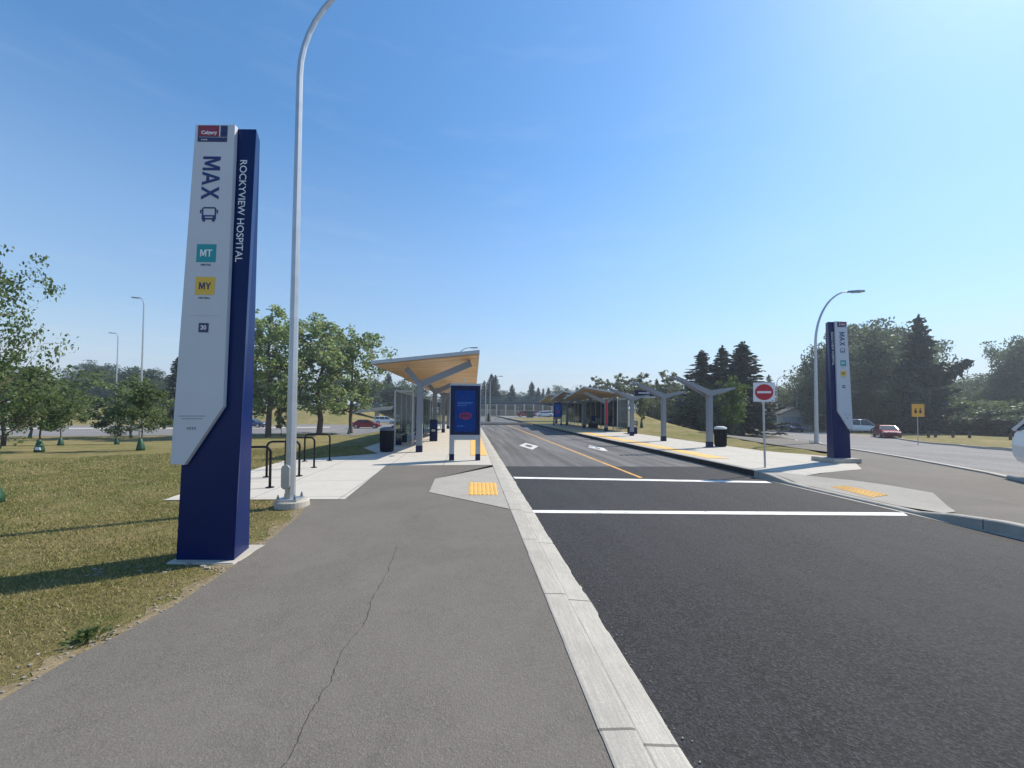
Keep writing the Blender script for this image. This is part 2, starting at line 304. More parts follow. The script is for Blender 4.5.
# ---------------------------------------------------------------- mesh helpers
class MB:
    def __init__(s): s.v = []; s.f = []
    def add(s, vs_, fs):
        k = len(s.v); s.v += [tuple(v) for v in vs_]; s.f += [tuple(i + k for i in f) for f in fs]; return s
    def hexa(s, p):      # 8 points: bottom 4, top 4
        return s.add(p, [(3, 2, 1, 0), (4, 5, 6, 7), (0, 1, 5, 4), (1, 2, 6, 5), (2, 3, 7, 6), (3, 0, 4, 7)])
    def box(s, x0, y0, z0, x1, y1, z1):
        return s.hexa([(x0, y0, z0), (x1, y0, z0), (x1, y1, z0), (x0, y1, z0), (x0, y0, z1), (x1, y0, z1), (x1, y1, z1), (x0, y1, z1)])
    def prism(s, poly, a, b, axis='y'):   # polygon of (u,w) pairs extruded along axis from a to b
        n = len(poly)
        def P(u, w, t): return {'y': (u, t, w), 'x': (t, u, w), 'z': (u, w, t)}[axis]
        vs_ = [P(u, w, a) for u, w in poly] + [P(u, w, b) for u, w in poly]
        fs = [tuple(range(n)), tuple(range(2 * n - 1, n - 1, -1))] + [(i, i + n, (i + 1) % n + n, (i + 1) % n) for i in range(n)]
        return s.add(vs_, fs)
    def tube(s, pts, r, n=10, cap=True, sq=0):
        pts = [Vector(p) for p in pts]; rs = r if isinstance(r, (list, tuple)) else [r] * len(pts)
        vs_ = []; up = None
        for i, p in enumerate(pts):
            d = ((pts[min(i + 1, len(pts) - 1)] - pts[max(i - 1, 0)])).normalized()
            if up is None: up = Vector((0, 1, 0)) if abs(d.y) < .9 else Vector((1, 0, 0))
            a = d.cross(up).normalized(); b = a.cross(d).normalized(); up = b
            for k in range(n):
                t = 2 * PI * (k + .5) / n; vs_.append(p + (a * math.cos(t) + b * math.sin(t)) * rs[i])
        fs = [(i * n + k, i * n + (k + 1) % n, (i + 1) * n + (k + 1) % n, (i + 1) * n + k) for i in range(len(pts) - 1) for k in range(n)]
        if cap: fs += [tuple(range(n))[::-1], tuple((len(pts) - 1) * n + k for k in range(n))]
        return s.add(vs_, fs)
    def bar(s, a, b, w, h):               # rectangular bar between two points (w across, h vertical-ish)
        a = Vector(a); b = Vector(b); d = (b - a).normalized(); up = Vector((0, 0, 1)) if abs(d.z) < .95 else Vector((0, 1, 0))
        x = d.cross(up).normalized() * w / 2; y = x.cross(d).normalized() * h / 2
        return s.hexa([a - x - y, a + x - y, b + x - y, b - x - y, a - x + y, a + x + y, b + x + y, b - x + y])
    def build(s, name, m, parent=None, loc=None, bevel=0, smooth=False):
        me = bpy.data.meshes.new(name); me.from_pydata(s.v, [], s.f); me.update()
        import bmesh
        bm = bmesh.new(); bm.from_mesh(me); bmesh.ops.recalc_face_normals(bm, faces=bm.faces)
        if bevel:
            es = [e for e in bm.edges if len(e.link_faces) == 2 and e.calc_face_angle(0) > .6]
            bmesh.ops.bevel(bm, geom=es, offset=bevel, segments=2, affect='EDGES', clamp_overlap=True)
        bm.to_mesh(me); bm.free()
        return link(name, me, m, parent, loc, smooth)
def link(name, me, m, parent=None, loc=None, smooth=False):
    if m and not me.materials: me.materials.append(MATS[m])
    if smooth: me.shade_smooth()
    o = bpy.data.objects.new(name, me); COL.objects.link(o)
    if parent: o.parent = parent
    if loc is not None: o.location = loc
    return o
def thing(name, label, cat, loc=(0, 0, 0), rz=0, group=None):
    o = bpy.data.objects.new(name, None); COL.objects.link(o); o.empty_display_size = .2
    o.location = loc; o.rotation_euler = (0, 0, rz); tag(o, label, cat, group); return o
def tag(o, label, cat, group=None, kind=None):
    if label: o['label'] = label
    if cat: o['category'] = cat
    if group: o['group'] = group
    if kind: o['kind'] = kind
    return o
def dup(root, loc, rz=0, label=None, scale=None, group=None):
    def cp(o, par):
        c = o.copy(); COL.objects.link(c)
        if par: c.parent = par
        for ch in [q for q in bpy.data.objects if q.parent is o]: cp(ch, c)
        return c
    kids = list(root.children)
    r = root.copy(); COL.objects.link(r); r.location = loc; r.rotation_euler = (0, 0, rz)
    if label: r['label'] = label
    if group: r['group'] = group
    if scale: r.scale = scale if isinstance(scale, tuple) else (scale,) * 3
    for ch in kids:
        c = ch.copy(); COL.objects.link(c); c.parent = r
        for g in list(ch.children):
            d = g.copy(); COL.objects.link(d); d.parent = c
    return r
def sheet(name, poly, m, off=.02, step=.6, kind='structure', parent=None, flat=None):
    """polygon (list of (x,y)) tessellated and laid over the terrain"""
    import bmesh
    bm = bmesh.new(); vs_ = [bm.verts.new((p[0], p[1], 0)) for p in poly]; bm.faces.new(vs_)
    xs = [p[0] for p in poly]; ys = [p[1] for p in poly]
    for ax, lo_, hi_ in ((0, min(xs), max(xs)), (1, min(ys), max(ys))):
        n = int((hi_ - lo_) / step)
        if flat is not None: n = 0
        for i in range(1, n + 1):
            c = lo_ + (hi_ - lo_) * i / (n + 1)
            bmesh.ops.bisect_plane(bm, geom=bm.verts[:] + bm.edges[:] + bm.faces[:], plane_co=(c, 0, 0) if ax == 0 else (0, c, 0), plane_no=(1, 0, 0) if ax == 0 else (0, 1, 0))
    for v in bm.verts: v.co.z = flat if flat is not None else Tz(v.co.x, v.co.y) + off
    for f in bm.faces:
        f.normal_update()
        if f.normal.z < 0: f.normal_flip()
    bmesh.ops.triangulate(bm, faces=bm.faces[:])
    me = bpy.data.meshes.new(name); bm.to_mesh(me); bm.free()
    o = link(name, me, m, parent)
    if kind: o['kind'] = kind
    return o
def xy(p): return (p.x, p.y)
def inpoly(px, py, poly):
    r = np.zeros(len(px), bool); n = len(poly)
    for i in range(n):
        x1, y1 = poly[i]; x2, y2 = poly[(i + 1) % n]
        c = ((y1 > py) != (y2 > py)) & (px < (x2 - x1) * (py - y1) / ((y2 - y1) or 1e-9) + x1); r ^= c
    return r
def text_mesh(s, size, bold=0.0):
    cu = bpy.data.curves.new('text', 'FONT'); cu.body = s; cu.size = size; cu.align_x = 'CENTER'; cu.align_y = 'CENTER'; cu.extrude = .0015; cu.offset = bold
    o = bpy.data.objects.new('text', cu); COL.objects.link(o); bpy.context.view_layer.update()
    me = bpy.data.meshes.new_from_object(o.evaluated_get(bpy.context.evaluated_depsgraph_get())); bpy.data.objects.remove(o)
    return me

# ---------------------------------------------------------------- ground, roads, paths
def build_ground():
    xs = sorted(set([round(v, 3) for v in list(np.arange(-30, 30.1, .75)) + [.6, .9, 7.14, 7.3] + list(np.geomspace(31, 460, 24)) + list(-np.geomspace(31, 460, 24))]))
    xs = [x for x in xs if not (.6 < x < .9)]
    ys = list(np.arange(-12, 60, .75)) + list(np.geomspace(60, 500, 40))
    X, Y = np.meshgrid(xs, ys); Z = T(X, Y)
    far = ss(120, 320, np.hypot(X, Y)); Z = Z * (1 - far) + (-.5) * far
    Z = np.where((X > .75) & (X < 7.2) & (Y < 104), -.12, Z)
    for poly in HARD:
        sh = inpoly(X.ravel(), Y.ravel(), poly).reshape(X.shape); Z = np.where(sh & (X > 7), Z - .07, Z)
    nx, ny = len(xs), len(ys); v = np.stack([X, Y, Z], -1).reshape(-1, 3)
    f = [(j * nx + i, j * nx + i + 1, (j + 1) * nx + i + 1, (j + 1) * nx + i) for j in range(ny - 1) for i in range(nx - 1)]
    me = bpy.data.meshes.new('ground'); me.from_pydata(v.tolist(), [], f); me.update(); o = link('ground', me, 'lawn', smooth=True); o['kind'] = 'structure'
PLAT_END = 43.5
path_left = [xy(G(*p, .03)) for p in ((-260, 860), (-120, 775), (0, 703), (66, 663), (120, 636), (176, 606), (215, 580), (251, 555), (276, 536), (300, 516), (311, 500))]
SLAB_Y = G(430, 466, .03).y
pad = [xy(G(*p, .03)) for p in ((163, 501), (311, 500), (345, 500), (386, 466))]
slab_l = pad + [(.64, SLAB_Y + .05), (.64, PLAT_END), (-4.3, PLAT_END), (-4.3, 16.2)] + [xy(G(*p, .03)) for p in ((378, 454), (360, 455.5), (285, 461), (240, 474))]
path_poly = path_left + [pad[2], pad[3], (.64, SLAB_Y + .05), (.64, -3), (-3, -3)]
sheet('asphalt_path', path_poly, 'path_asphalt', .012, 1.0)
sheet('platform_slab', slab_l, 'slab_concrete', .016, 1.5)
ramp_l = [xy(G(*p, .03)) for p in ((429, 493), (435, 479.5), (493, 467.5))] + [(.635, 11.0), (.635, G(512, 510, .03).y)]
sheet('kerb_ramp', ramp_l, 'ramp_concrete', .019, 3)
# kerb and gutter on the near side, profile extruded along the road
rk = random.Random(12)
def edge_strip(name, x0, x1, z0, z1, m, jl, jr):
    b = MB(); ys = list(np.arange(-3, 9, .045)) + list(np.arange(9, 43.5, .5)); vs_ = []; jr_ = jl_ = 0
    for y in ys:
        if rk.random() < .35: jr_ = rk.uniform(-jr, jr) * (1 if rk.random() < .85 else 2.2)
        if rk.random() < .2: jl_ = rk.uniform(-jl, jl)
        w_ = jr_ + .5 * jr * math.sin(y * 2.3); vs_ += [(x0 + jl_, y, -.1), (x0 + jl_, y, z0), (x0 + .012, y, z0 + .003), (x1 - .02, y, z1 + .001), (x1 + w_, y, z1 - .004), (x1 + w_, y, -.1)]
    b.add(vs_, [(i * 6 + k2, i * 6 + k2 + 1, i * 6 + k2 + 7, i * 6 + k2 + 6) for i in range(len(ys) - 1) for k2 in range(5)]); o = b.build(name, m); o['kind'] = 'structure'
edge_strip('kerb', .642, .826, .047, .041, 'kerb_concrete', .003, .001)
edge_strip('gutter', .829, 1.012, .026, .012, 'gutter_concrete', .001, .0055)
OLD_Y = 11.1
sheet('busway_road', [(1.0, -6), (7.13, -6), (7.13, OLD_Y - .35), (1.0, OLD_Y)], 'new_asphalt', flat=0)
sheet('busway_old_road', [(1.0, OLD_Y), (7.13, OLD_Y - .35), (7.13, 104), (1.0, 104)], 'old_asphalt', flat=.0)
sheet('car_park', [(7.5, 78), (34, 80), (34, 106), (7.5, 106)], 'street_asphalt', .05, 2)
sheet('cross_road', [(-9, 43.6), (7.2, 43.6), (14, 44.2), (14, 51.5), (-9, 51.5)], 'new_asphalt', flat=.06)
# far-side kerb: solid bar following the dropped ramp
def strip_bar(name, x0, x1, ys, base, m):
    b = MB(); n = len(ys); vs_ = []
    for y in ys:
        z = Tz(x0 + .02, y) + .02; z1 = Tz(x1, y) + .018
        vs_ += [(x0, y, base), (x0, y, z - .015), (x0 + .02, y, z), (x1, y, z1), (x1, y, base)]
    fs = [(i * 5 + k2, i * 5 + k2 + 1, i * 5 + k2 + 6, i * 5 + k2 + 5) for i in range(n - 1) for k2 in range(4)]
    b.add(vs_, fs + [(0, 1, 2, 3, 4), tuple((n - 1) * 5 + q for q in (4, 3, 2, 1, 0))]); o = b.build(name, m); o['kind'] = 'structure'
strip_bar('far_kerb', 7.12, 7.28, list(np.arange(-6, 44.0, .5)), -.1, 'kerb_concrete')
k = MB(); k.box(7.105, 9.0, .0, 7.119, PLAT_END, .155); o = k.build('platform_edge_shade', 'tyre_and_shade_black'); o['kind'] = 'structure'  # near-black strip added to deepen the shade on the platform's kerb face
sheet('far_gutter', [(7.03, -6), (7.13, -6), (7.13, 43.5), (7.03, 43.5)], 'gutter_concrete', flat=.005)
Z1 = .15
slab_r = [(7.27, PLAT_END), (7.27, 9.1)] + [xy(G(*p, Z1)) for p in ((800, 475), (862, 470), (855, 463), (836, 457.5))] + [(11.05, 13.6), (11.05, PLAT_END)]
ramp_r = [(7.27, 9.1)] + [xy(TG(*p)) for p in ((800, 475.5), (850, 481), (887, 486), (933, 494), (956, 513))] + [(7.27, 5.2)]
sheet('far_platform_slab', slab_r, 'slab_concrete', .02, 1.5)
sheet('far_kerb_ramp', ramp_r, 'ramp_concrete', .024, .7)
# right-hand asphalt apron and footpath up the slope
gl = [TG(*p) for p in ((1024, 483), (985, 474), (940, 465.5), (900, 458), (851, 450), (820, 444.5), (795, 440), (775, 436), (764, 433.5))]
up_low = [TG(*p) for p in ((830, 452.5), (795, 448), (760, 442.7), (730, 437.5), (705.6, 433), (687, 426), (667, 415.5), (653, 409.5), (642, 406.4))]
up_top = [TG(*p) for p in ((649, 406.2), (662, 409.5), (687, 413.5), (710, 421.6), (730, 428), (745, 432), (760, 434.5))]
apron = [(7.27, 5.3), ramp_r[5], ramp_r[4], ramp_r[3], ramp_r[2], ramp_r[1], slab_r[2], slab_r[3], slab_r[4], slab_r[5]] + [xy(p) for p in up_low] + [xy(p) for p in up_top] + [xy(p) for p in gl[::-1]] + [(11.4, 5.4), (9.5, 0), (8.9, -6), (7.27, -6)]
sheet('apron_path', apron, 'path_asphalt', .012, .8)
kb = MB(); pts = [(9.0, -6), (9.6, 0), (11.5, 5.4)] + [xy(p) for p in gl]
for (a, b) in zip(pts[:-1], pts[1:]):
    n = max(1, int(math.hypot(b[0] - a[0], b[1] - a[1]) / 1.0))
    for i in range(n):
        p = [a[0] + (b[0] - a[0]) * i / n, a[1] + (b[1] - a[1]) * i / n]; q = [a[0] + (b[0] - a[0]) * (i + 1) / n, a[1] + (b[1] - a[1]) * (i + 1) / n]
        d = Vector((q[0] - p[0], q[1] - p[1])).normalized(); nn = Vector((d.y, -d.x)) * .16
        zp, zq = Tz(*p), Tz(*q)
        kb.hexa([(p[0], p[1], zp - .1), (p[0] + nn.x, p[1] + nn.y, zp - .1), (q[0] + nn.x, q[1] + nn.y, zq - .1), (q[0], q[1], zq - .1), (p[0], p[1], zp + .05), (p[0] + nn.x, p[1] + nn.y, zp + .05), (q[0] + nn.x, q[1] + nn.y, zq + .05), (q[0], q[1], zq + .05)])
o = kb.build('street_kerb', 'cast_concrete'); o['kind'] = 'structure'
st_far = [TG(*p) for p in ((748, 430), (780, 430.5), (830, 432.5), (880, 435.5), (906, 440.5), (960, 446), (1024, 453), (1150, 464))]
street = [(p[0] + .1, p[1] - .05) for p in pts] + [xy(p) for p in st_far] + [(36, 6), (34, -6)]
sheet('street', street, 'street_asphalt', .004, 1.1)
kb = MB(); fp = st_far[3:]
for a, b in zip(fp[:-1], fp[1:]):
    n = max(1, int((b - a).length / 1.5))
    for i in range(n):
        p = a.lerp(b, i / n); q = a.lerp(b, (i + 1) / n); p.z = Tz(p.x, p.y) + .06; q.z = Tz(q.x, q.y) + .06; kb.bar(p, q, .2, .16)
o = kb.build('street_kerb', 'cast_concrete'); o['kind'] = 'structure'
# left background street
sheet('background_street', [xy(TG(*p)) for p in ((-150, 438.5), (0, 436.5), (130, 436), (250, 434.5), (330, 433), (400, 431), (400, 424), (330, 424.2), (250, 424.8), (130, 425.2), (0, 425.5), (-150, 426))], 'street_asphalt', .02, 2.0)
sheet('background_pavement', [xy(TG(*p)) for p in ((-150, 429.2), (0, 429.6), (130, 429.4), (250, 428.8), (330, 428.2), (330, 427), (250, 427.4), (130, 428), (0, 428.2), (-150, 428))], 'cast_concrete', .05, 2.0)
HARD = [apron, slab_r, ramp_r, path_poly, slab_l, street]
build_ground()
# crack down the path
cp_ = [G(*p, .03) for p in ((397, 548), (388, 572), (372, 600), (365, 625), (340, 655), (330, 684), (312, 712), (296, 745), (280, 775), (262, 800))]
rc = random.Random(3); crk = MB(); last = None; pl = []
for a, b in zip(cp_[:-1], cp_[1:]):
    for i in range(7): q = a.lerp(b, i / 7); pl.append((q.x + rc.uniform(-.009, .009), q.y))
for a, b in zip(pl[:-1], pl[1:]):
    w = rc.uniform(.0008, .003); crk.add([(a[0] - w, a[1], .0445), (a[0] + w, a[1], .0445), (b[0] + w, b[1], .0445), (b[0] - w, b[1], .0445)], [(0, 1, 2, 3)])
o = crk.build('path_crack', 'crack'); o['kind'] = 'structure'
# painted markings
def paint(name, pts_, m, z=.005):
    sheet(name, [xy(G(p[0], p[1], z)) if len(p) == 2 else (p[0], p[1]) for p in pts_], m, flat=z)
paint('stop_line', [(527, 512.7), (908, 515.7), (903, 512.4), (525, 510.0)], 'white_paint')
paint('stop_line', [(515, 478.5), (772, 483.0), (766, 481.2), (513, 476.8)], 'white_paint')
sheet('centre_line', [(4.10, 9.0), (4.20, 9.0), (4.20, 43.4), (4.10, 43.4)], 'yellow_paint', flat=.005)
def outline(pts_, w, name):
    P = [G(*p, .006) for p in pts_]; mb = MB(); n = len(P)
    c = sum(P, Vector()) / n
    I = [p.lerp(c, w) for p in P]
    for i in range(n):
        j = (i + 1) % n; mb.add([P[i], P[j], I[j], I[i]], [(0, 1, 2, 3)])
    return mb
mb = outline([(519, 445.6), (525.5, 442.8), (538.5, 446.2), (532.5, 449.6)], .55, 'a')
o = mb.build('lane_symbol', 'worn_white_paint'); o['kind'] = 'structure'
mb = outline([(587, 447.0), (590, 445.2), (604, 448.1), (608, 451.0), (602, 450.6)], .72, 'b'); o = mb.build('lane_symbol', 'worn_white_paint'); o['kind'] = 'structure'
def tactile(name, pts_, z, label):
    """yellow tactile tile: slab of raised bars"""
    a, b, c_, d = [Vector((*p, z)) for p in pts_]; mb = MB(); mb.add([a, b, c_, d], [(0, 1, 2, 3)])
    nb = max(4, int((b - a).length / .075)); nr = max(2, int((d - a).length / .12))
    for i in range(nb):
        u0, u1 = (i + .22) / nb, (i + .72) / nb
        for j in range(nr):
            v0, v1 = (j + .12) / nr, (j + .88) / nr
            q = [a.lerp(b, u).lerp(d.lerp(c_, u), v) for u, v in ((u0, v0), (u1, v0), (u1, v1), (u0, v1))]
            mb.add(q + [p + Vector((0, 0, .008)) for p in q], [(4, 5, 6, 7), (0, 1, 5, 4), (1, 2, 6, 5), (2, 3, 7, 6), (3, 0, 4, 7)])
    o = mb.build(name, 'tactile_yellow'); o['kind'] = 'structure'
tactile('tactile_tile', [xy(G(*p, .05)) for p in ((468.5, 495), (498, 495), (496, 483), (469, 482.5))], .052, '')
q = [TG(*p) for p in ((872, 499.3), (889, 496.5), (846, 487.2), (830, 488.3))]
mb = MB(); mb.add([p + Vector((0, 0, .034)) for p in q], [(0, 1, 2, 3)])
for i in range(16):
    for j in range(5):
        c1 = q[0].lerp(q[3], (i + .5) / 16).lerp(q[1].lerp(q[2], (i + .5) / 16), (j + .5) / 5) + Vector((0, 0, .03)); mb.tube([c1, c1 + Vector((0, 0, .012))], [.03, .02], 6)
o = mb.build('tactile_tile', 'tactile_yellow'); o['kind'] = 'structure'
sheet('tactile_strip', [(.02, 13.4), (.60, 13.4), (.60, PLAT_END), (.02, PLAT_END)], 'tactile_yellow', .024, 3)
sheet('tactile_strip', [(7.45, 11.4), (8.05, 11.2), (8.05, PLAT_END), (7.45, PLAT_END)], 'tactile_yellow', .028, 3)
# far side of the crossing: kerbs
k = MB(); k.bar((-9, 52, .02), (0, 52, .12), .2, .15); k.bar((0, 52, .12), (1.0, 58, .12), .2, .15); k.bar((1.0, 58, .12), (1.0, 104, .12), .2, .15); k.bar((7.2, 52, .2), (7.2, 104, .2), .2, .18); k.bar((7.2, 52, .2), (14, 51.8, .2), .2, .18)
o = k.build('crossing_kerb', 'cast_concrete'); o['kind'] = 'structure'

# ---------------------------------------------------------------- sign pylons
P0X, P0Y, PROT, LEAN, PTH = -2.687, 4.287, rad(6), .032, .05
PE = Vector((math.cos(PROT), -math.sin(PROT))); PN = Vector((math.sin(PROT), math.cos(PROT)))
def U(px, py, off=None):                # line of sight meets the leaning front face of the near pylon
    off = PTH if off is None else off
    d = ray(px, py); dn = d.x * PN.x + d.y * PN.y; c0 = P0X * PN.x + P0Y * PN.y
    t = (c0 + LEAN * (CAMH - .045) - off) / (dn - LEAN * d.z); x, y = d.x * t - P0X, d.y * t - P0Y
    return (x * PE.x + y * PE.y, CAMH + d.z * t - .045)
GL = {'M': [[(0, 0), (.17, 0), (.17, .70), (.38, .10), (.54, .10), (.75, .70), (.75, 0), (.92, 0), (.92, 1), (.68, 1), (.46, .38), (.24, 1), (0, 1)]],
      'A': [[(0, 0), (.19, 0), (.44, .76), (.44, 1), (.35, 1)], [(.88, 0), (.53, 1), (.4402, 1), (.4402, .76), (.69, 0)], [(.2695, .24), (.6105, .24), (.558, .40), (.322, .40)]],
      'X': [[(0, 0), (.21, 0), (.43, .36), (.65, 0), (.86, 0), (.54, .51), (.84, 1), (.63, 1), (.43, .66), (.23, 1), (.02, 1), (.32, .51)]],
      'T': [[(.31, 0), (.49, 0), (.49, .84), (.8, .84), (.8, 1), (0, 1), (0, .84), (.31, .84)]],
      'Y': [[(.33, 0), (.51, 0), (.51, .42), (.84, 1), (.64, 1), (.42, .59), (.2, 1), (0, 1), (.33, .42)]]}
def pylon(label, loc, mirror, rz):
    sg = -1 if mirror else 1
    t = thing('sign_pylon', label, 'sign', loc, rz, 'transit sign pylons')
    def yf(w, off=0): return LEAN * w - off
    xl, xr, bl, br, bd = -.30, .296, -.23, .212, .35
    H_ = U(252, 129, 0)[1]
    hx = U(252, 129, 0)[0]
    b = MB(); b.hexa([(sg * xl, 0, 0), (sg * xr, 0, 0), (sg * br, bd, 0), (sg * bl, bd, 0), (sg * xl, yf(H_), H_), (sg * (xr + .015), yf(H_), H_), (sg * (br + .02), bd - .02, H_), (sg * bl, bd - .02, H_)])
    b.build('blue_column', 'pylon_blue', t, bevel=.004)
    cor = [U(*p) for p in ((195.5, 124.5), (235, 124.5), (223, 406.5), (184, 465), (170, 464))]
    cor = [(sg * u, w) for u, w in cor]; n = len(cor)
    b = MB(); b.add([(u, yf(w, PTH), w) for u, w in cor] + [(u, yf(w, .003), w) for u, w in cor], [tuple(range(n)), tuple(range(2 * n - 1, n - 1, -1))] + [(i, (i + 1) % n, (i + 1) % n + n, i + n) for i in range(n)])
    pan = b.build('white_panel', 'pylon_white', t, bevel=.003)
    rx = math.atan(-LEAN)
    rot = Matrix.Rotation(rad(90) - math.atan(LEAN), 4, 'X')      # upright face
    def rect(name, px0, py0, px1, py1, m, d=.003, lab=None):
        (a, w0), (c_, w1) = U(px0, py0), U(px1, py1); cx, cw = (a + c_) / 2 * sg, (w0 + w1) / 2; hw, hh = abs(c_ - a) / 2, abs(w1 - w0) / 2
        bb = MB(); q = [(cx - hw, cw - hh), (cx + hw, cw - hh), (cx + hw, cw + hh), (cx - hw, cw + hh)]
        bb.hexa([(u, yf(w, PTH), w) for u, w in q] + [(u, yf(w, PTH + d), w) for u, w in q]); return bb.build(name, m, pan)
    def txt(name, s, cx, cy, length, m, vertical=False, bold=0, off=PTH, par=None, d=.005):
        u, w = U(cx, cy, off); u *= sg
        me = text_mesh(s, 1.0, 0); xs = [v.co.x for v in me.vertices]; k_ = length / (max(xs) - min(xs)); me = text_mesh(s, k_, bold)
        R = rot @ (Matrix.Rotation(rad(-90), 4, 'Z') if vertical else Matrix.Identity(4))
        me.transform(Matrix.Translation((u, yf(w, off + d), w)) @ R); return link(name, me, m, par or pan)
    def glyphs(name, s_, cx, cy, capH, length, m, vertical=False, d=.004):
        u, w = U(cx, cy); u *= sg; Wd = dict(M=.92, A=.88, X=.86, T=.8, Y=.84); tot = sum(Wd[c] for c in s_) + .10 * (len(s_) - 1); k_ = length / tot; mb = MB(); x = -tot / 2
        for c in s_:
            for poly in GL[c]:
                q = [((x + px_) * k_, (py_ - .5) * capH) for px_, py_ in poly]
                q = [(u + b_, w - a_) if vertical else (u + a_, w + b_) for a_, b_ in q]; n_ = len(q)
                mb.add([(a_, yf(b_, PTH + .0005), b_) for a_, b_ in q] + [(a_, yf(b_, PTH + d), b_) for a_, b_ in q], [tuple(range(n_)), tuple(range(2 * n_ - 1, n_ - 1, -1))] + [(i, (i + 1) % n_, (i + 1) % n_ + n_, i + n_) for i in range(n_)])
            x += Wd[c] + .10
        return mb.build(name, m, pan)
    # city logo block
    rect('logo_panel', 198.5, 125.5, 227, 142, 'logo_navy'); rect('logo_red', 199.6, 126, 219.5, 136.5, 'logo_red', .0045)
    txt('logo_text', 'Calgary', 209.5, 133, .165, 'sign_white', bold=.001, d=.006); rect('logo_stripe', 199.6, 137.1, 227.5, 137.6, 'sign_white', .0045)
    rect('logo_stripe', 219.9, 126, 220.3, 136.8, 'sign_white', .0045); txt('logo_text', 'transit', 204.5, 139.8, .065, 'sign_white'); rect('logo_stripe', 222, 132.2, 226.5, 133.6, 'sign_text_blue', .006)
    glyphs('line_name', 'MAX', 211, 178, .185, .475, 'sign_text_blue', True)
    # bus pictogram
    u, w = U(209, 214.5); u *= sg; bi = MB()
    def rr(x0, z0, x1, z1, dd=.004): bi.hexa([(u + x, yf(w + z, PTH + .0005), w + z) for x, z in ((x0, z0), (x1, z0), (x1, z1), (x0, z1))] + [(u + x, yf(w + z, PTH + dd), w + z) for x, z in ((x0, z0), (x1, z0), (x1, z1), (x0, z1))])
    for a in ((-.062, .066, .062, .080), (-.074, -.055, -.062, .070), (.062, -.055, .074, .070), (-.0615, -.055, -.044, -.008), (.044, -.055, .0615, -.008), (-.0435, -.022, .0435, -.008), (-.0435, -.055, .0435, -.038), (-.094, .012, -.083, .050), (.083, .012, .094, .050), (-.0825, .036, -.0745, .042), (.0745, .036, .0825, .042), (-.064, -.078, -.038, -.0555), (.038, -.078, .064, -.0555)): rr(*a)
    bi.build('bus_symbol', 'sign_text_blue', pan)
    rect('route_square', 197.3, 244.2, 215.6, 262.2, 'sign_teal'); glyphs('route_text', 'MT', 206.5, 253.2, .075, .125, 'sign_white', d=.0055); txt('route_name', 'MAX Teal', 206, 265, .10, 'logo_navy')
    rect('route_square', 196, 276.8, 214.3, 294.8, 'sign_yellow'); glyphs('route_text', 'MY', 205.2, 286, .075, .125, 'logo_navy', d=.0055); txt('route_name', 'MAX Yellow', 204.5, 298, .115, 'logo_navy')
    rect('rule', 187.5, 315.3, 219.5, 315.8, 'sign_back'); rect('route_square', 199, 323, 208.3, 332.4, 'logo_navy'); txt('route_text', '20', 203.7, 327.8, .058, 'sign_white', bold=.001, d=.0055)
    for (x0, x1, y_) in ((179, 205, 415.6), (182, 202, 418.2)):
        xx = x0
        while xx < x1: rect('fine_print', xx, y_, xx + 2.2, y_ + .9, 'grey_steel', .002); xx += 3.0
    for xx in (187, 189.4, 191.8, 194.2): rect('fine_print', xx, 427, xx + 1.5, 429.6, 'grey_steel', .002)
    txt('station_name', 'ROCKYVIEW HOSPITAL', 241, 210.5, 1.13, 'sign_white', True, 0, 0, d=.003, par=t)
    return t
pylon('tall near blue and white transit pylon on the lawn beside the asphalt path', (P0X, P0Y, .045), False, -PROT)
b = MB(); b.hexa([(-3.04, 4.24, .0), (-2.34, 4.15, .0), (-2.30, 4.74, .0), (-3.02, 4.78, .0), (-3.03, 4.25, .045), (-2.35, 4.17, .045), (-2.31, 4.72, .045), (-3.01, 4.76, .045)])
tag(b.build('pylon_footing', 'cast_concrete', bevel=.01), 'thin concrete footing under the near blue pylon beside the path', 'footing')
rp = G(842.5, 459.0, .27)
pylon('far blue and white transit pylon on a concrete plinth beyond the no-entry sign', (rp.x, rp.y, .29), True, rad(-2)).scale = (.90, .90, .885)
b = MB(); b.box(-.50, -.2, 0, .42, .55, .13); tag(b.build('pylon_plinth', 'cast_concrete', None, (rp.x, rp.y, .165), bevel=.015), 'square concrete plinth under the far pylon at the corner of the far slab', 'plinth')

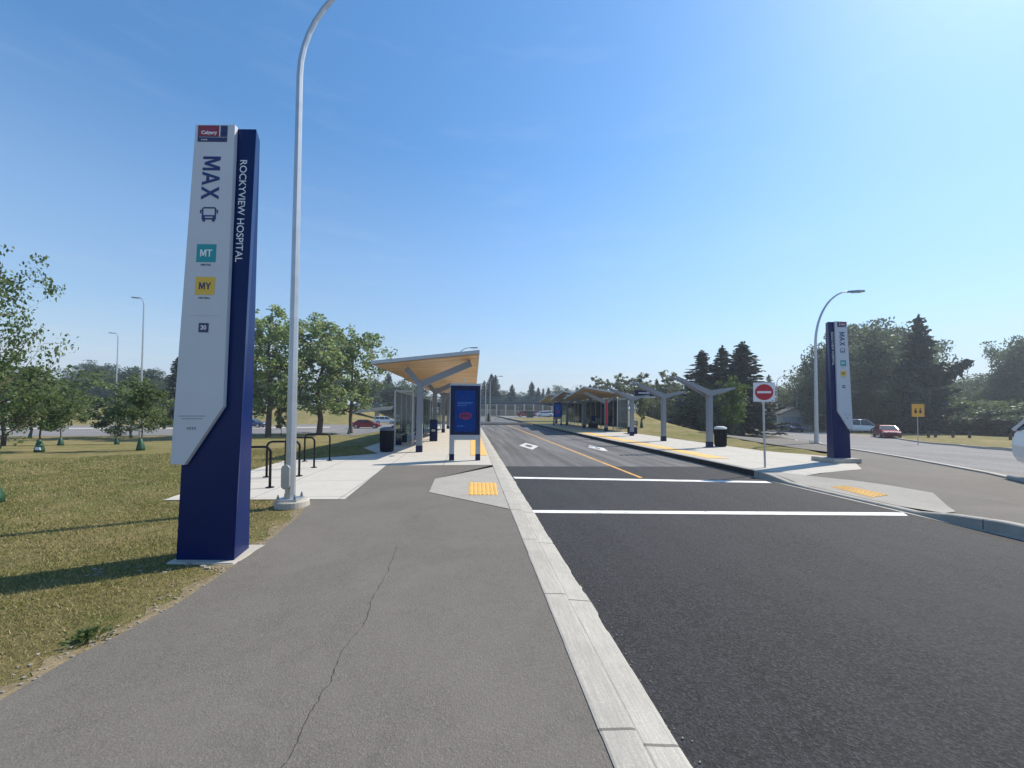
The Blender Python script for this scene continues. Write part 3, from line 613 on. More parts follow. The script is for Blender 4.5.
# ---------------------------------------------------------------- street lamps
def lamp(label, p, h_straight, h_top, reach, ang, r0, head=True, base=None, m='galvanised', n=8):
    t = thing('street_lamp', label, 'street lamp', p, 0, 'street lamps')
    ca, sa = math.cos(ang), math.sin(ang); pts_ = []; rs = []
    for i in range(9): z = h_straight * i / 8; pts_.append((0, 0, z)); rs.append(r0 * (1 - .38 * i / 8))
    H2 = h_top - h_straight
    for i in range(1, 15):
        a = i / 14 * PI / 2; dx = reach * (1 - math.cos(a)); dz = H2 * math.sin(a); pts_.append((dx * ca, dx * sa, h_straight + dz)); rs.append(r0 * (.62 - .3 * i / 14))
    MB().tube(pts_, rs, n).build('pole', m, t, smooth=(n > 8))
    x = reach; hd = MB()
    prof = [(-.1, .05), (.12, .075), (.45, .11), (.72, .09), (.78, .03)]
    vs_ = []
    for (s_, w) in prof:
        cxy = ((x + s_) * ca, (x + s_) * sa); nx_, ny_ = -sa * w, ca * w; hz = .035 + .25 * w; z0 = h_top - .05 + s_ * .04
        vs_ += [(cxy[0] - nx_, cxy[1] - ny_, z0), (cxy[0] + nx_, cxy[1] + ny_, z0), (cxy[0] + nx_ * .5, cxy[1] + ny_ * .5, z0 + hz * 1.6), (cxy[0] - nx_ * .5, cxy[1] - ny_ * .5, z0 + hz * 1.6)]
    hd.add(vs_, [(0, 1, 2, 3), (16, 17, 18, 19)] + [(i * 4 + k2, i * 4 + (k2 + 1) % 4, (i + 1) * 4 + (k2 + 1) % 4, (i + 1) * 4 + k2) for i in range(4) for k2 in range(4)])
    h = hd.build('lamp_head', 'grey_steel', t)
    ln = MB(); ln.hexa([((x + s_) * ca - sa * w_, (x + s_) * sa + ca * w_, h_top - .05 + s_ * .04 + dz) for dz in (-.03, -.001) for s_, w_ in ((.15, -.06), (.15, .06), (.6, .07), (.6, -.07))]); ln.build('lens', 'lamp_lens', h)
    return t
pp = G(290, 500, .14)
t = lamp('tall galvanised street lamp on a round concrete footing beside the near pylon', (pp.x, pp.y, .14), 6.95, 9.15, 2.4, rad(-3), .076)
b = MB(); b.box(-.16, -.16, 0, .16, .16, .03); bp_ = b.build('base_plate', 'galvanised', t, bevel=.004)
for sx in (-1, 1):
    for sy in (-1, 1): b = MB(); b.tube([(sx * .125, sy * .125, .025), (sx * .125, sy * .125, .075)], .02, 6); b.tube([(sx * .125, sy * .125, .075), (sx * .125, sy * .125, .105)], .011, 6); b.build('anchor_bolt', 'grey_steel', bp_)
b = MB(); ring = [(.062 * math.cos(a), .235 + .0 + (.12 if math.sin(a) > 0 else -.12) + .075 * math.sin(a)) for a in [2 * PI * i / 20 for i in range(20)]]
b.prism([(u - .03, w + .15) for u, w in ring], -.125, -.06); b.build('hand_hole_cover', 'galvanised', t, bevel=.004)
b = MB(); b.tube([(0, 0, 0), (0, 0, .09), (0, 0, .105)], [.255, .25, .235], 28); tag(b.build('lamp_footing', 'cast_concrete', None, (pp.x + .02, pp.y + .03, .035)), 'round concrete footing of the near street lamp at the path edge', 'footing')
q = G(816.5, 443, .15)
t = lamp('grey curved-arm street lamp on the far apron just left of the far pylon', (q.x, q.y, Tz(q.x, q.y)), 4.9, 7.62, 1.72, rad(-6), .10)
b = MB(); b.box(-.2, -.2, 0, .2, .2, .06); b.build('base_plate', 'grey_steel', t)
for (px_, Z_, pyt, rch, ang, lab) in ((140.5, 40, 297, .9, 180, 'taller of the two pale street lamps across the lawn, left of the near pylon'), (115.5, 58, 333, .6, 200, 'shorter of the two pale street lamps behind the left lawn, further back'),
        (456.5, 40, 347, 1.4, 0, 'street lamp whose curved arm shows just above the near shelter roof'), (490, 74, 376, 1.7, 0, 'slim street lamp with arm to the right beyond the kiosk, near the footbridge'), (485.5, 62, 384, .5, 180, 'thin street lamp immediately right of the kiosk, shorter in view'),
        (571, 96, 385, 2.2, 0, 'distant street lamp with its arm above the far shelter roofs'), (777, 60, 376, 1.0, 0, 'distant street lamp behind the no-entry sign above the trees'), (797, 70, 380, 1.2, 0, 'distant street lamp above the houses left of the curved lamp')):
    p = onZ(px_, Z_); H_ = top_h(p, pyt); ks = .95 if rch < 1 else .84; lamp(lab, p, H_ * ks, H_, rch * (.5 if rch < 1 else 1), rad(ang), .10)

# ---------------------------------------------------------------- bike racks
def rack(label, pa, pb, h=.80):
    a, b_ = Vector(pa), Vector(pb); d = b_ - a; L = d.length; t = thing('bike_rack', label, 'bike rack', a, math.atan2(d.y, d.x), 'bike racks')
    r = .11; pts_ = [(0, 0, 0), (0, 0, h - r)] + [(r - r * math.cos(x), 0, h - r + r * math.sin(x)) for x in [PI / 2 * i / 6 for i in range(1, 7)]] + [(L - r + r * math.sin(x), 0, h - r + r * math.cos(x)) for x in [PI / 2 * i / 6 for i in range(0, 7)]] + [(L, 0, 0)]
    MB().tube(pts_, .024, 10).build('hoop', 'black_paint', t, smooth=True)
    for x in (0, L): b = MB(); b.tube([(x, 0, 0), (x, 0, .012)], .075, 12); b.build('foot_plate', 'black_paint', t)
for lab, R_, W_ in (('black hoop bike rack nearest the near pylon, frontmost of four', (269.8, 487.5), .66), ('black hoop bike rack with its right leg behind the lamp pole', None, .66), ('black hoop bike rack just right of the lamp pole, its left leg hidden', (314, 467.5), .68), ('black hoop bike rack furthest back of four, right of the lamp pole', (329.5, 460.6), .68)):
    if R_: b_ = G(*R_, .05); a = Vector((b_.x - W_, b_.y - .10, .05))
    else: a = G(266.5, 477, .05); b_ = Vector((a.x + W_, a.y + .1, .05))
    rack(lab, a, b_)

# ---------------------------------------------------------------- kiosks, bins, signs
def kiosk(label, p, w=.96, screen=True):
    t = thing('display_kiosk', label, 'kiosk', p, 0, 'display kiosks'); hw = w / 2
    for s_ in (-1, 1):
        x0, x1 = (hw - .15, hw) if s_ > 0 else (-hw, -hw + .15)
        l = MB().box(x0, -.06, .20, x1, .06, .74).build('leg', 'pale_steel', t, bevel=.004); MB().box(x0 - .002, -.062, 0, x1 + .002, .062, .2).build('foot', 'navy_paint', l)
    b = MB(); r = .07; out = []
    for cx, cz, a0 in ((hw - r, 2.40 - r, 0), (-hw + r, 2.40 - r, 90), (-hw, .64, None), (hw, .64, None)):
        if a0 is None: out.append((cx, cz))
        else: out += [(cx + r * math.cos(rad(a0 + 15 * i)), cz + r * math.sin(rad(a0 + 15 * i))) for i in range(7)]
    b.prism(out, -.09, .09); cs = b.build('casing', 'pale_steel', t, bevel=.003)
    MB().box(-hw + .025, -.100, .80, hw - .025, -.0905, 2.33).build('bezel', 'navy_paint', cs)
    if screen:
        s_ = MB().box(-.315, -.104, .90, .315, -.1005, 2.18).build('screen', 'screen_blue', t)
        rr_ = random.Random(5)
        for (z, x0, x1) in ((1.80, -.24, .24), (1.755, -.24, .18), (1.70, -.24, .05), (1.06, -.24, -.02)):
            b = MB(); x = x0
            while x < x1: wd_ = rr_.uniform(.03, .07); b.box(x, -.1055, z, min(x + wd_, x1), -.1045, z + .02); x += wd_ + .012
            b.build('caption', 'screen_text', s_)
        b = MB(); b.prism([(.17 * math.cos(a) * 1.15 + .01, 1.40 + .13 * math.sin(a) * (1 if math.sin(a) < 0 else .8)) for a in [2 * PI * i / 24 for i in range(24)]], -.106, -.1045); b.build('screen_picture', 'screen_red', s_)
        b = MB()
        for i in range(7): b.box(-.12 + i * .035, -.1075, 1.34 + .02 * (i % 3), -.10 + i * .035, -.1062, 1.42 + .02 * (i % 2))
        b.build('screen_picture', 'screen_dark', s_)
    return t
kp = G(464.7, 460.3, .045); kiosk('near digital display kiosk with a lit blue screen on the near slab', (kp.x, kp.y, .046))
kp = G(557.5, 425.4, .15); kiosk('small distant dark display kiosk at the end of the far platform', (kp.x, kp.y, .17), .92)
def bin_(label, p, r, h, lid, z=.0):
    t = thing('litter_bin', label, 'litter bin', p, 0, 'litter bins'); b = MB(); n = 20
    b.tube([(0, 0, 0), (0, 0, .03), (0, 0, h * .86)], [r * .88, r * .94, r], n); b.build('body', 'bin_navy', t)
    b = MB()
    for i in range(n): a = 2 * PI * i / n; b.bar((r * .96 * math.cos(a), r * .96 * math.sin(a), .05), (r * 1.01 * math.cos(a), r * 1.01 * math.sin(a), h * .84), .02, .02)
    b.build('slats', 'black_paint', t)
    b = MB(); b.tube([(0, 0, h * .86 + .002), (0, 0, h * .90), (0, 0, h * .96), (0, 0, h)], [r * 1.06, r * 1.1, r * .95, r * .45], n); b.build('lid', lid, t)
p = G(386.8, 451.5, .046); bin_('round navy litter bin with a dark lid left of the near shelter column', (p.x, p.y, .046), .25, .92, 'bin_lid')
p = G(720.5, 446.5, .17); bin_('navy litter bin with a pale lid beside the nearest Y-shaped post on the far platform', (p.x, p.y, .17), .23, .86, 'pale_lid')
p = G(398, 444, .046); bin_('small dark litter bin behind the round bin, in the shade of the near shelter', (p.x, p.y, .046), .17, .7, 'bin_lid')
# no-entry sign
p = G(765, 467.6, .17); t = thing('no_entry_sign', 'white square sign with red no-entry disc on a thin steel post', 'road sign', (p.x, p.y, .17), rad(-25))
b = MB(); b.tube([(0, 0, 0), (-.035, 0, 2.25)], .025, 8); b.build('post', 'galvanised', t)
b = MB(); b.box(-.27, -.045, 1.735, .23, -.035, 2.24); sg = b.build('sign_board', 'sign_white', t, bevel=.004)
b = MB(); b.prism([(-.02 + .21 * math.cos(a), 1.985 + .21 * math.sin(a)) for a in [2 * PI * i / 36 for i in range(36)]], -.0485, -.0455); b.build('red_disc', 'traffic_red', sg)
b = MB(); b.box(-.18, -.0515, 1.957, .14, -.049, 2.013); b.build('white_bar', 'sign_white', sg)
b = MB(); b.box(.14, -.0475, 1.75, .20, -.0455, 1.762); b.build('maker_mark', 'black_paint', sg)
# yellow warning sign
p = onZ(917.5, 33); p.z = Tz(p.x, p.y); Hs = top_h(p, 404); Z_ = fwd(p); w = 12.5 / FPX * Z_
t = thing('warning_sign', 'yellow board with two dark figures on a thin post on the grass by the street', 'road sign', p, rad(-6))
b = MB(); b.tube([(0, 0, 0), (0, 0, Hs)], .03, 8); b.build('post', 'galvanised', t)
b = MB(); b.box(-w / 2, -.05, Hs - w * 1.02, w / 2, -.035, Hs); sb = b.build('sign_board', 'traffic_yellow', t, bevel=.003)
for cx in (-.2, .18):
    b = MB(); hz = Hs - w * .55; c0 = cx * w
    b.prism([(c0 + .07 * math.cos(a), hz + .16 + .07 * math.sin(a)) for a in [2 * PI * i / 12 for i in range(12)]], -.053, -.0505)
    b.prism([(c0 - .08, hz + .08), (c0 - .12, hz - .12), (c0 - .03, hz - .22), (c0 + .1, hz - .2), (c0 + .1, hz + .06)], -.053, -.0505); b.build('figure', 'black_paint', sb)

# ---------------------------------------------------------------- shelters
def shelter(label, y0, mods, L, xb, xk, xc, zz, side, base, w0=.3, wall=True):
    """xb: busway-side roof edge, xk: back edge, xc: column line; zz = heights (near bus, near back, far bus, far back)"""
    t = thing('bus_shelter', label, 'bus shelter', (xc, y0, base), 0, 'bus shelters'); zb, zk, zb2, zk2 = [z - base for z in zz]
    xb -= xc; xk -= xc
    for mod in range(mods):
        ya, yb = mod * L, (mod + 1) * L - .05; N = 8
        def rz(u, v): return (zb * (1 - u) + zk * u) * (1 - v) + (zb2 * (1 - u) + zk2 * u) * v
        TH = .12
        def grid(th, inset):
            vs_ = []
            for j in range(N + 1):
                for i in range(N + 1):
                    u = inset + (1 - 2 * inset) * i / N; v = inset + (1 - 2 * inset) * j / N; vs_.append((xb + (xk - xb) * u, ya + (yb - ya) * v, rz(u, v) + th))
            return vs_, [(j * (N + 1) + i, j * (N + 1) + i + 1, (j + 1) * (N + 1) + i + 1, (j + 1) * (N + 1) + i) for j in range(N) for i in range(N)]
        b = MB(); v1, f1 = grid(0, .0); v2, f2 = grid(-TH, .0); n1 = len(v1); b.add(v1 + v2, f1 + [tuple(q + n1 for q in f[::-1]) for f in f2])
        ring = [i for i in range(N + 1)] + [j * (N + 1) + N for j in range(1, N + 1)] + [N * (N + 1) + i for i in range(N - 1, -1, -1)] + [j * (N + 1) for j in range(N - 1, 0, -1)]
        b.add([], []); b.f += [(ring[i], ring[(i + 1) % len(ring)], ring[(i + 1) % len(ring)] + n1, ring[i] + n1) for i in range(len(ring))]
        rf = b.build('roof', 'pale_steel', t)
        b = MB(); v2, f2 = grid(-TH - .015, .012); v3, f3 = grid(-TH - .004, .012); n3 = len(v2); b.add(v2 + v3, [f[::-1] for f in f2] + [tuple(q + n3 for q in f) for f in f3]); b.build('soffit', 'roof_wood', rf)
    for c in range(mods + 1):
        yc = c * L + (.35 if c < mods else -.6) + .5 * (c == 0)
        v = min(.999, (yc % L) / L) if c < mods else .92
        zt = 2.62 if side < 0 else 2.2
        col = MB(); col.prism([(-.11, -.10), (.11, -.10), (.11, .10), (-.11, .10)], .24, zt, 'z'); cc = col.build('column', 'grey_steel', t, (0, yc, 0), bevel=.012)
        MB().box(-.115, -.105, 0, .115, .105, .239).build('column_foot', 'navy_paint', cc)
        u1 = .08; zr = ((zb * (1 - u1) + zk * u1) * (1 - v) + (zb2 * (1 - u1) + zk2 * u1) * v) - .26
        u2 = .72; zr2 = ((zb * (1 - u2) + zk * u2) * (1 - v) + (zb2 * (1 - u2) + zk2 * u2) * v) - .26
        MB().bar((0, yc, zt - .12), (xb + (xk - xb) * u1, yc, zr), .14, .24).build('roof_arm', 'grey_steel', t)
        MB().bar((0, yc, zt - .12), (xb + (xk - xb) * u2, yc, zr2), .14, .2).build('roof_arm', 'grey_steel', t)
    MB().box(xb * .75 - .03, .5, min(zb, zb2) - .32, xb * .75 + .03, .75, min(zb, zb2) - .22).build('soffit_light', 'lamp_lens', t)
    if wall:
        xw = xk * .88; n = int((mods * L - w0) / 1.45)
        fr = MB(); zt = 2.35
        for i in range(n + 1): y = w0 + i * 1.45; fr.box(xw - .035, y - .035, 0, xw + .035, y + .035, zt)
        fr.box(xw - .04, w0, zt, xw + .04, w0 + n * 1.45, zt + .09); fr.box(xw - .03, w0, .22, xw + .03, w0 + n * 1.45, .27); fr.build('wall_frame', 'pale_steel', t)
        for i in range(n): y = w0 + i * 1.45; MB().box(xw - .006, y + .037, .272, xw + .006, y + 1.41, zt - .002).build('glass_pane', 'clear_glass', t)
        for yy in (w0, w0 + int(n / 2) * 1.45, w0 + n * 1.45):         # cross screens
            x2 = xw - (xw) * .55; fr = MB(); fr.box(min(xw, x2), yy - .03, zt - .002, max(xw, x2), yy + .03, zt + .06); fr.box(x2 - .03, yy - .03, 0, x2 + .03, yy + .03, zt - .003); fr.build('screen_frame', 'pale_steel', t)
            MB().box(min(xw, x2) + .04, yy - .006, .2, max(xw, x2) - .035, yy + .006, zt - .004).build('glass_pane', 'clear_glass', t)
    return t
GR = 'shelter fittings'
shelter('near bus shelter with folded wood-lined roof on grey steel columns, behind the lit kiosk', 13.75, 3, 6.6, .30, -3.45, -1.88, (3.78, 3.30, 3.0, 3.38), -1, .046, 3.4)
shelter('far-platform bus shelter with folded wood-lined roofs and glass walls, across the busway', 26.6, 3, 6.0, 8.0, 11.6, 9.95, (3.42, 2.85, 2.75, 2.95), 1, .17)
# bench, ticket machine, info boards
def bench(label, p, rz, L=1.8):
    t = thing('bench', label, 'bench', p, rz, 'benches')
    b = MB()
    for i in range(4): b.box(-L / 2, -.2 + i * .105, .43, L / 2, -.2 + i * .105 + .085, .47)
    b.build('seat', 'grey_steel', t); b = MB()
    for i in range(3): b.box(-L / 2, .22, .55 + i * .11, L / 2, .25, .63 + i * .11)
    b.build('backrest', 'grey_steel', t)
    for s_ in (-1, 1): b = MB(); b.box(s_ * L * .4 - .03, -.18, 0, s_ * L * .4 + .03, .22, .425); b.box(s_ * L * .4 - .03, .19, .426, s_ * L * .4 + .03, .218, .85); b.build('leg', 'navy_paint', t)
bench('steel slatted bench against the glass wall of the near shelter, closer one', (-4.15 + .95, 18.2, .046), rad(90)); bench('steel slatted bench further along inside the near shelter', (-3.2, 25.0, .046), rad(90))
bench('steel bench behind the third Y-shaped post of the far platform', (10.7, 24.6, .17), rad(-100), 1.2); bench('steel bench inside the glass shelter on the far platform', (10.75, 33.0, .17), rad(-90))
def machine(label, p, rz):
    t = thing('ticket_machine', label, 'ticket machine', p, rz, 'ticket machines'); t.scale = (.75, .75, .66)
    MB().box(-.25, -.2, 0, .25, .2, 1.65).build('cabinet', 'navy_paint', t, bevel=.02); MB().box(-.17, -.212, 1.05, .17, -.202, 1.4).build('display', 'screen_dark', t); MB().box(-.12, -.212, .75, .12, -.202, .9).build('coin_tray', 'pale_steel', t)
p = G(433.5, 441, .05); machine('tall dark ticket machine standing under the near shelter roof', (p.x, p.y, .046), 0)
p = G(593, 428.2, .17); machine('dark ticket machine inside the far shelter beside the red panel column', (p.x, p.y, .17), 0)
b = MB(); b.box(-.07, -.03, .0, .07, .0, 1.75); tag(b.build('red_panel', 'traffic_red', None, (9.95 + .0, 26.6 + .85 - .125, .62), bevel=.005), 'narrow red information panel mounted on the first column of the far shelter', 'panel')
# Y-shaped posts on the far platform
def ypost(label, p):
    t = thing('canopy_post', label, 'canopy post', p, 0, 'Y-shaped posts on the far platform')
    cc = MB().prism([(-.105, -.09), (.105, -.09), (.105, .09), (-.105, .09)], .24, 2.34, 'z').build('column', 'grey_steel', t, bevel=.01)
    MB().box(-.11, -.095, 0, .11, .095, .239).build('column_foot', 'navy_paint', cc)
    b = MB()
    for s_ in (-.16, .16):                 # two long rails and slats between them
        b.hexa([(0, s_ - .02, 2.08), (0, s_ + .02, 2.08), (-1.62, s_ + .02, 2.90), (-1.62, s_ - .02, 2.90), (0, s_ - .02, 2.34), (0, s_ + .02, 2.34), (-1.66, s_ + .02, 2.97), (-1.66, s_ - .02, 2.97)])
    for i in range(11): u = .04 + .092 * i; b.box(-1.62 * u - .04, -.138, 2.22 + .70 * u, -1.62 * u + .04, .138, 2.24 + .70 * u)
    b.build('long_arm', 'grey_steel', t)
    b = MB()
    for s_ in (-.16, .16): b.hexa([(0, s_ - .02, 2.12), (0, s_ + .02, 2.12), (1.02, s_ + .02, 2.42), (1.02, s_ - .02, 2.42), (0, s_ - .02, 2.34), (0, s_ + .02, 2.34), (1.05, s_ + .02, 2.50), (1.05, s_ - .02, 2.50)])
    for i in range(7): u = .06 + .14 * i; b.box(1.02 * u - .04, -.138, 2.26 + .2 * u, 1.02 * u + .04, .138, 2.28 + .2 * u)
    b.build('short_arm', 'grey_steel', t)
    return t
yp = [G(709.5, 447.4, .17), G(663.5, 441, .17), G(631.8, 435.7, .17)]
labs = ('grey Y-shaped steel canopy post nearest the viewer, beside the pale-lidded bin', 'grey Y-shaped steel canopy post, middle one of three between bin and far shelter', 'grey Y-shaped steel canopy post closest to the glass shelter')
y0_ = ypost(labs[0], yp[0])
for p, l in zip(yp[1:], labs[1:]): dup(y0_, p, 0, l)
p3 = yp[2]; t = thing('hanging_sign', 'small navy station sign with white lettering beside the third Y-shaped post', 'sign', (p3.x + .16, p3.y - .02, .17))
MB().box(.0, -.03, 2.42, 1.25, .03, 2.76).build('sign_board', 'navy_paint', t, bevel=.01); MB().box(-.05, -.02, 2.30, 1.3, .02, 2.38).build('bracket', 'pale_steel', t)
b = MB(); [b.box(.25 + i * .09, -.034, 2.56, .31 + i * .09, -.031, 2.63) for i in range(8)]; b.build('lettering', 'sign_white', t)

# ---------------------------------------------------------------- cars
def car(label, p, rz, paint_, kind='sedan', scale=1.0):
    t = thing(kind if kind in ('pickup_truck', 'van') else 'car', label, 'van' if kind == 'van' else 'car', p, rz, 'cars'); t.scale = (scale,) * 3
    S = {'sedan': (4.6, .88, 1.44, [(-2.3, .50, .86), (-2.25, .30, .98), (-1.6, .22, 1.02), (-.9, .22, .98), (1.0, .22, .95), (1.9, .22, .80), (2.22, .28, .70), (2.3, .42, .58)], (-1.75, -1.05, .25, 1.10)),
         'suv': (4.6, .92, 1.68, [(-2.3, .50, 1.0), (-2.26, .34, 1.12), (-1.7, .26, 1.14), (-.9, .26, 1.10), (1.0, .26, 1.06), (1.85, .26, .98), (2.22, .32, .84), (2.3, .45, .7)], (-2.22, -1.75, .35, 1.15)),
         'van': (5.0, .98, 1.95, [(-2.5, .45, 1.1), (-2.46, .34, 1.2), (-1.7, .26, 1.2), (-.9, .26, 1.15), (1.2, .26, 1.1), (2.0, .26, 1.0), (2.4, .32, .86), (2.5, .45, .7)], (-2.42, -2.2, .9, 1.75))}[kind]
    L, hw, H_, pr, (r0, r1, r2, r3) = S
    rows = []
    for x, zl, zu in pr:
        e = 1 - .10 * max(0, (abs(x) - L * .33) / (L * .17)) ** 2; w = hw * e
        rows.append([(x, -w * .9, zl), (x, -w, zl + .15), (x, -w * 1.0, (zl + zu) / 2), (x, -w * .93, zu - .03), (x, -w * .80, zu), (x, w * .80, zu), (x, w * .93, zu - .03), (x, w, (zl + zu) / 2), (x, w, zl + .15), (x, w * .9, zl)])
    b = MB(); n = 10; b.add([v for r_ in rows for v in r_], [(i * n + k2, i * n + (k2 + 1) % n, (i + 1) * n + (k2 + 1) % n, (i + 1) * n + k2) for i in range(len(rows) - 1) for k2 in range(n)] + [tuple(range(n)), tuple((len(rows) - 1) * n + k2 for k2 in range(n))[::-1]])
    body = b.build('body', paint_, t, bevel=.02, smooth=False)
    zb = pr[3][2] - .02; b = MB()
    def cab(ins, zlo, zhi, grow=0):
        return [(r0 + ins, -hw * .90 + ins, zlo), (r3 - ins, -hw * .90 + ins, zlo), (r3 - ins, hw * .90 - ins, zlo), (r0 + ins, hw * .90 - ins, zlo), (r1 + ins, -hw * .70 + ins, zhi), (r2 - ins, -hw * .70 + ins, zhi), (r2 - ins, hw * .70 - ins, zhi), (r1 + ins, hw * .70 - ins, zhi)]
    b.hexa(cab(0, zb, H_ - .06)); b.build('windows', 'car_glass', t, bevel=.02)
    b = MB(); b.hexa([(r1 - .04, -hw * .715, H_ - .065), (r2 + .05, -hw * .715, H_ - .065), (r2 + .05, hw * .715, H_ - .065), (r1 - .04, hw * .715, H_ - .065), (r1 + .05, -hw * .62, H_), (r2 - .1, -hw * .62, H_), (r2 - .1, hw * .62, H_), (r1 + .05, hw * .62, H_)]); b.build('roof', paint_, t, bevel=.015)
    for s_ in (-1, 1):
        lo_, hi_ = s_ * hw * .905, s_ * hw * .715
        for x0_, x1_, w_, d_ in [(r0, r1, .06, .07), (r3, r2, .05, .06)] + [(xm, xm, .07, .03) for xm in ([-.35] if kind == 'sedan' else [-1.1, .0])]:
            MB().bar((x0_, lo_, zb), (x1_, hi_, H_ - .05), w_, d_).build('pillar', paint_, t)
    wr = .33 if kind == 'sedan' else .37
    for x in (-L * .30, L * .31):
        for s_ in (-1, 1):
            wp = thing('wheel', None, None, (x, s_ * (hw - .09), wr)); wp.parent = t
            b = MB(); b.tube([(0, -.11, 0), (0, -.09, 0), (0, .09, 0), (0, .11, 0)], [wr * .9, wr, wr, wr * .9], 20); b.build('tyre', 'tyre_and_shade_black', wp)
            b = MB(); y = s_ * .105; b.tube([(0, y, 0), (0, y + s_ * .018, 0)], wr * .62, 16); b.build('rim', 'rim', wp)
    for s_ in (-1, 1):
        b = MB(); x = L / 2 - .12; b.box(x - .1, s_ * hw * .62 - .16, .58 if kind == 'sedan' else .72, x + .09, s_ * hw * .62 + .16, .70 if kind == 'sedan' else .86); b.build('headlight', 'headlight', t, bevel=.02)
        b = MB(); x = -L / 2 + .1; b.box(x - .09, s_ * hw * .72 - .13, .72 if kind == 'sedan' else .85, x + .1, s_ * hw * .72 + .13, .88 if kind == 'sedan' else 1.1); b.build('tail_light', 'tail_light', t, bevel=.02)
    MB().box(L / 2 - .02, -.35, .36, L / 2 + .012, .35, .52).build('grille', 'black_paint', t); MB().box(-L / 2 - .01, -.26, .55, -L / 2 + .02, .26, .68).build('number_plate', 'sign_white', t)
    return t
def car_at(label, px, py, az, paint_, kind, sc=1.0):
    p = TG(px, py); p.z += .02; return car(label, p, az, paint_, kind, sc)
car_at('white hatchback cut off by the right edge of the photo, on the street', 1192, 499, rad(-116), 'car_white', 'suv')
car_at('dark red saloon facing the viewer on the right-hand street, left of the yellow board', 886.5, 437.5, rad(-128), 'car_red', 'sedan')
car_at('white van partly hidden behind the far pylon', 857, 432.5, rad(-20), 'car_white', 'van')
car_at('silver-blue saloon facing the viewer outside the garage', 791, 431.5, rad(-108), 'car_navy', 'sedan')
car_at('crimson saloon driving on the left background street beyond the bin', 366, 428.4, rad(4), 'car_red', 'sedan')
car_at('white pickup-like van behind the crimson saloon, left of the near shelter', 385, 424.2, rad(8), 'car_white', 'suv')
for (px_, Z_, az, pc, kd, lab) in ((526, 92, 0, 'car_red', 'sedan', 'dark red car crossing at the far end of the busway'), (537, 100, 10, 'car_red', 'sedan', 'second dark red car right behind another at the far end of the busway'), (544.5, 98, 5, 'car_white', 'sedan', 'white saloon at the far end of the busway'), (550, 104, 20, 'car_white', 'suv', 'white tall car just left of the distant kiosk'), (251.5, 62, 0, 'car_navy', 'sedan', 'dark car glimpsed on the background street right of the near pylon')):
    p = onZ(px_, Z_); p.z = max(p.z, .03) + .05 if px_ > 400 else p.z + .03; car(lab, p, rad(az), pc, kd)

# ---------------------------------------------------------------- footbridge, fences, buildings
def cz(px, py, Z): return W(px, py, Z)
Zb = 112
t = thing('footbridge', 'dark pedestrian footbridge with mesh rails crossing beyond the busway', 'bridge', (0, 108, 0))
a = W(395, 407.0, Zb); b2 = W(572, 406.0, Zb); o0 = Vector((0, 108, 0))
def seg(mb, p, q, w, z0, z1):
    d = (q - p); d.z = 0; d.normalize(); n_ = Vector((-d.y, d.x, 0)) * w / 2
    mb.hexa([p - n_ + Vector((0, 0, z0)), q - n_ + Vector((0, 0, z0)), q + n_ + Vector((0, 0, z0)), p + n_ + Vector((0, 0, z0)), p - n_ + Vector((0, 0, z1)), q - n_ + Vector((0, 0, z1)), q + n_ + Vector((0, 0, z1)), p + n_ + Vector((0, 0, z1))])
a -= o0; b2 -= o0
mb = MB(); seg(mb, a, b2, 3.2, 0, 1.15); mb.build('deck', 'bridge_dark', t)
d = (b2 - a).normalized(); nn = Vector((-d.y, d.x, 0))
mb = MB(); L = (b2 - a).length
for s_ in (-1.45, 1.45):
    for zz_ in (1.3, 2.0, 2.75): mb.bar(a + nn * s_ + Vector((0, 0, zz_)), b2 + nn * s_ + Vector((0, 0, zz_)), .07, .07)
    for i in range(int(L / 1.2)): q = a + d * (i * 1.2) + nn * s_; mb.bar(q + Vector((0, 0, 1.15)), q + Vector((0, 0, 2.78)), .06, .06)
    for i in range(int(L / .3)): q = a + d * (i * .3) + nn * s_; mb.bar(q + Vector((0, 0, 1.15)), q + Vector((0, 0, 2.75)), .045, .02)
mb.build('railing', 'bridge_rail', t)
for px_ in (498, 556, 430):
    q = W(px_, 407, Zb) - o0; mb = MB(); mb.box(q.x - .5, q.y - .8, -1, q.x + .5, q.y + .8, q.z + .02); mb.build('pier', 'bridge_dark', t)
t = thing('footbridge_ramp', 'pale concrete ramp of the footbridge rising behind the crimson saloon', 'ramp', (-35, 95, -1))
a = W(352, 410.5, 92); b2 = W(420, 403.5, 100); oo = Vector((-35, 95, -1)); a -= oo; b2 -= oo
mb = MB(); seg(mb, a, b2, 3, -.75, 0); mb.build('deck', 'bridge_concrete', t); mb = MB(); dd_ = (b2 - a).normalized(); n_ = Vector((-dd_.y, dd_.x, 0)) * 1.45
for s_ in (-1, 1):
    mb.bar(a + n_ * s_ + Vector((0, 0, 1.1)), b2 + n_ * s_ + Vector((0, 0, 1.1)), .08, .08)
    for i in range(50): q = a.lerp(b2, i / 50) + n_ * s_; mb.bar(q, q + Vector((0, 0, 1.1)), .05, .05)
mb.build('railing', 'bridge_rail', t)
for u in (.35, .62, .9): q = a.lerp(b2, u); mb = MB(); mb.box(q.x - .4, q.y - .6, -1, q.x + .4, q.y + .6, q.z - .72); mb.build('pier', 'bridge_concrete', t)
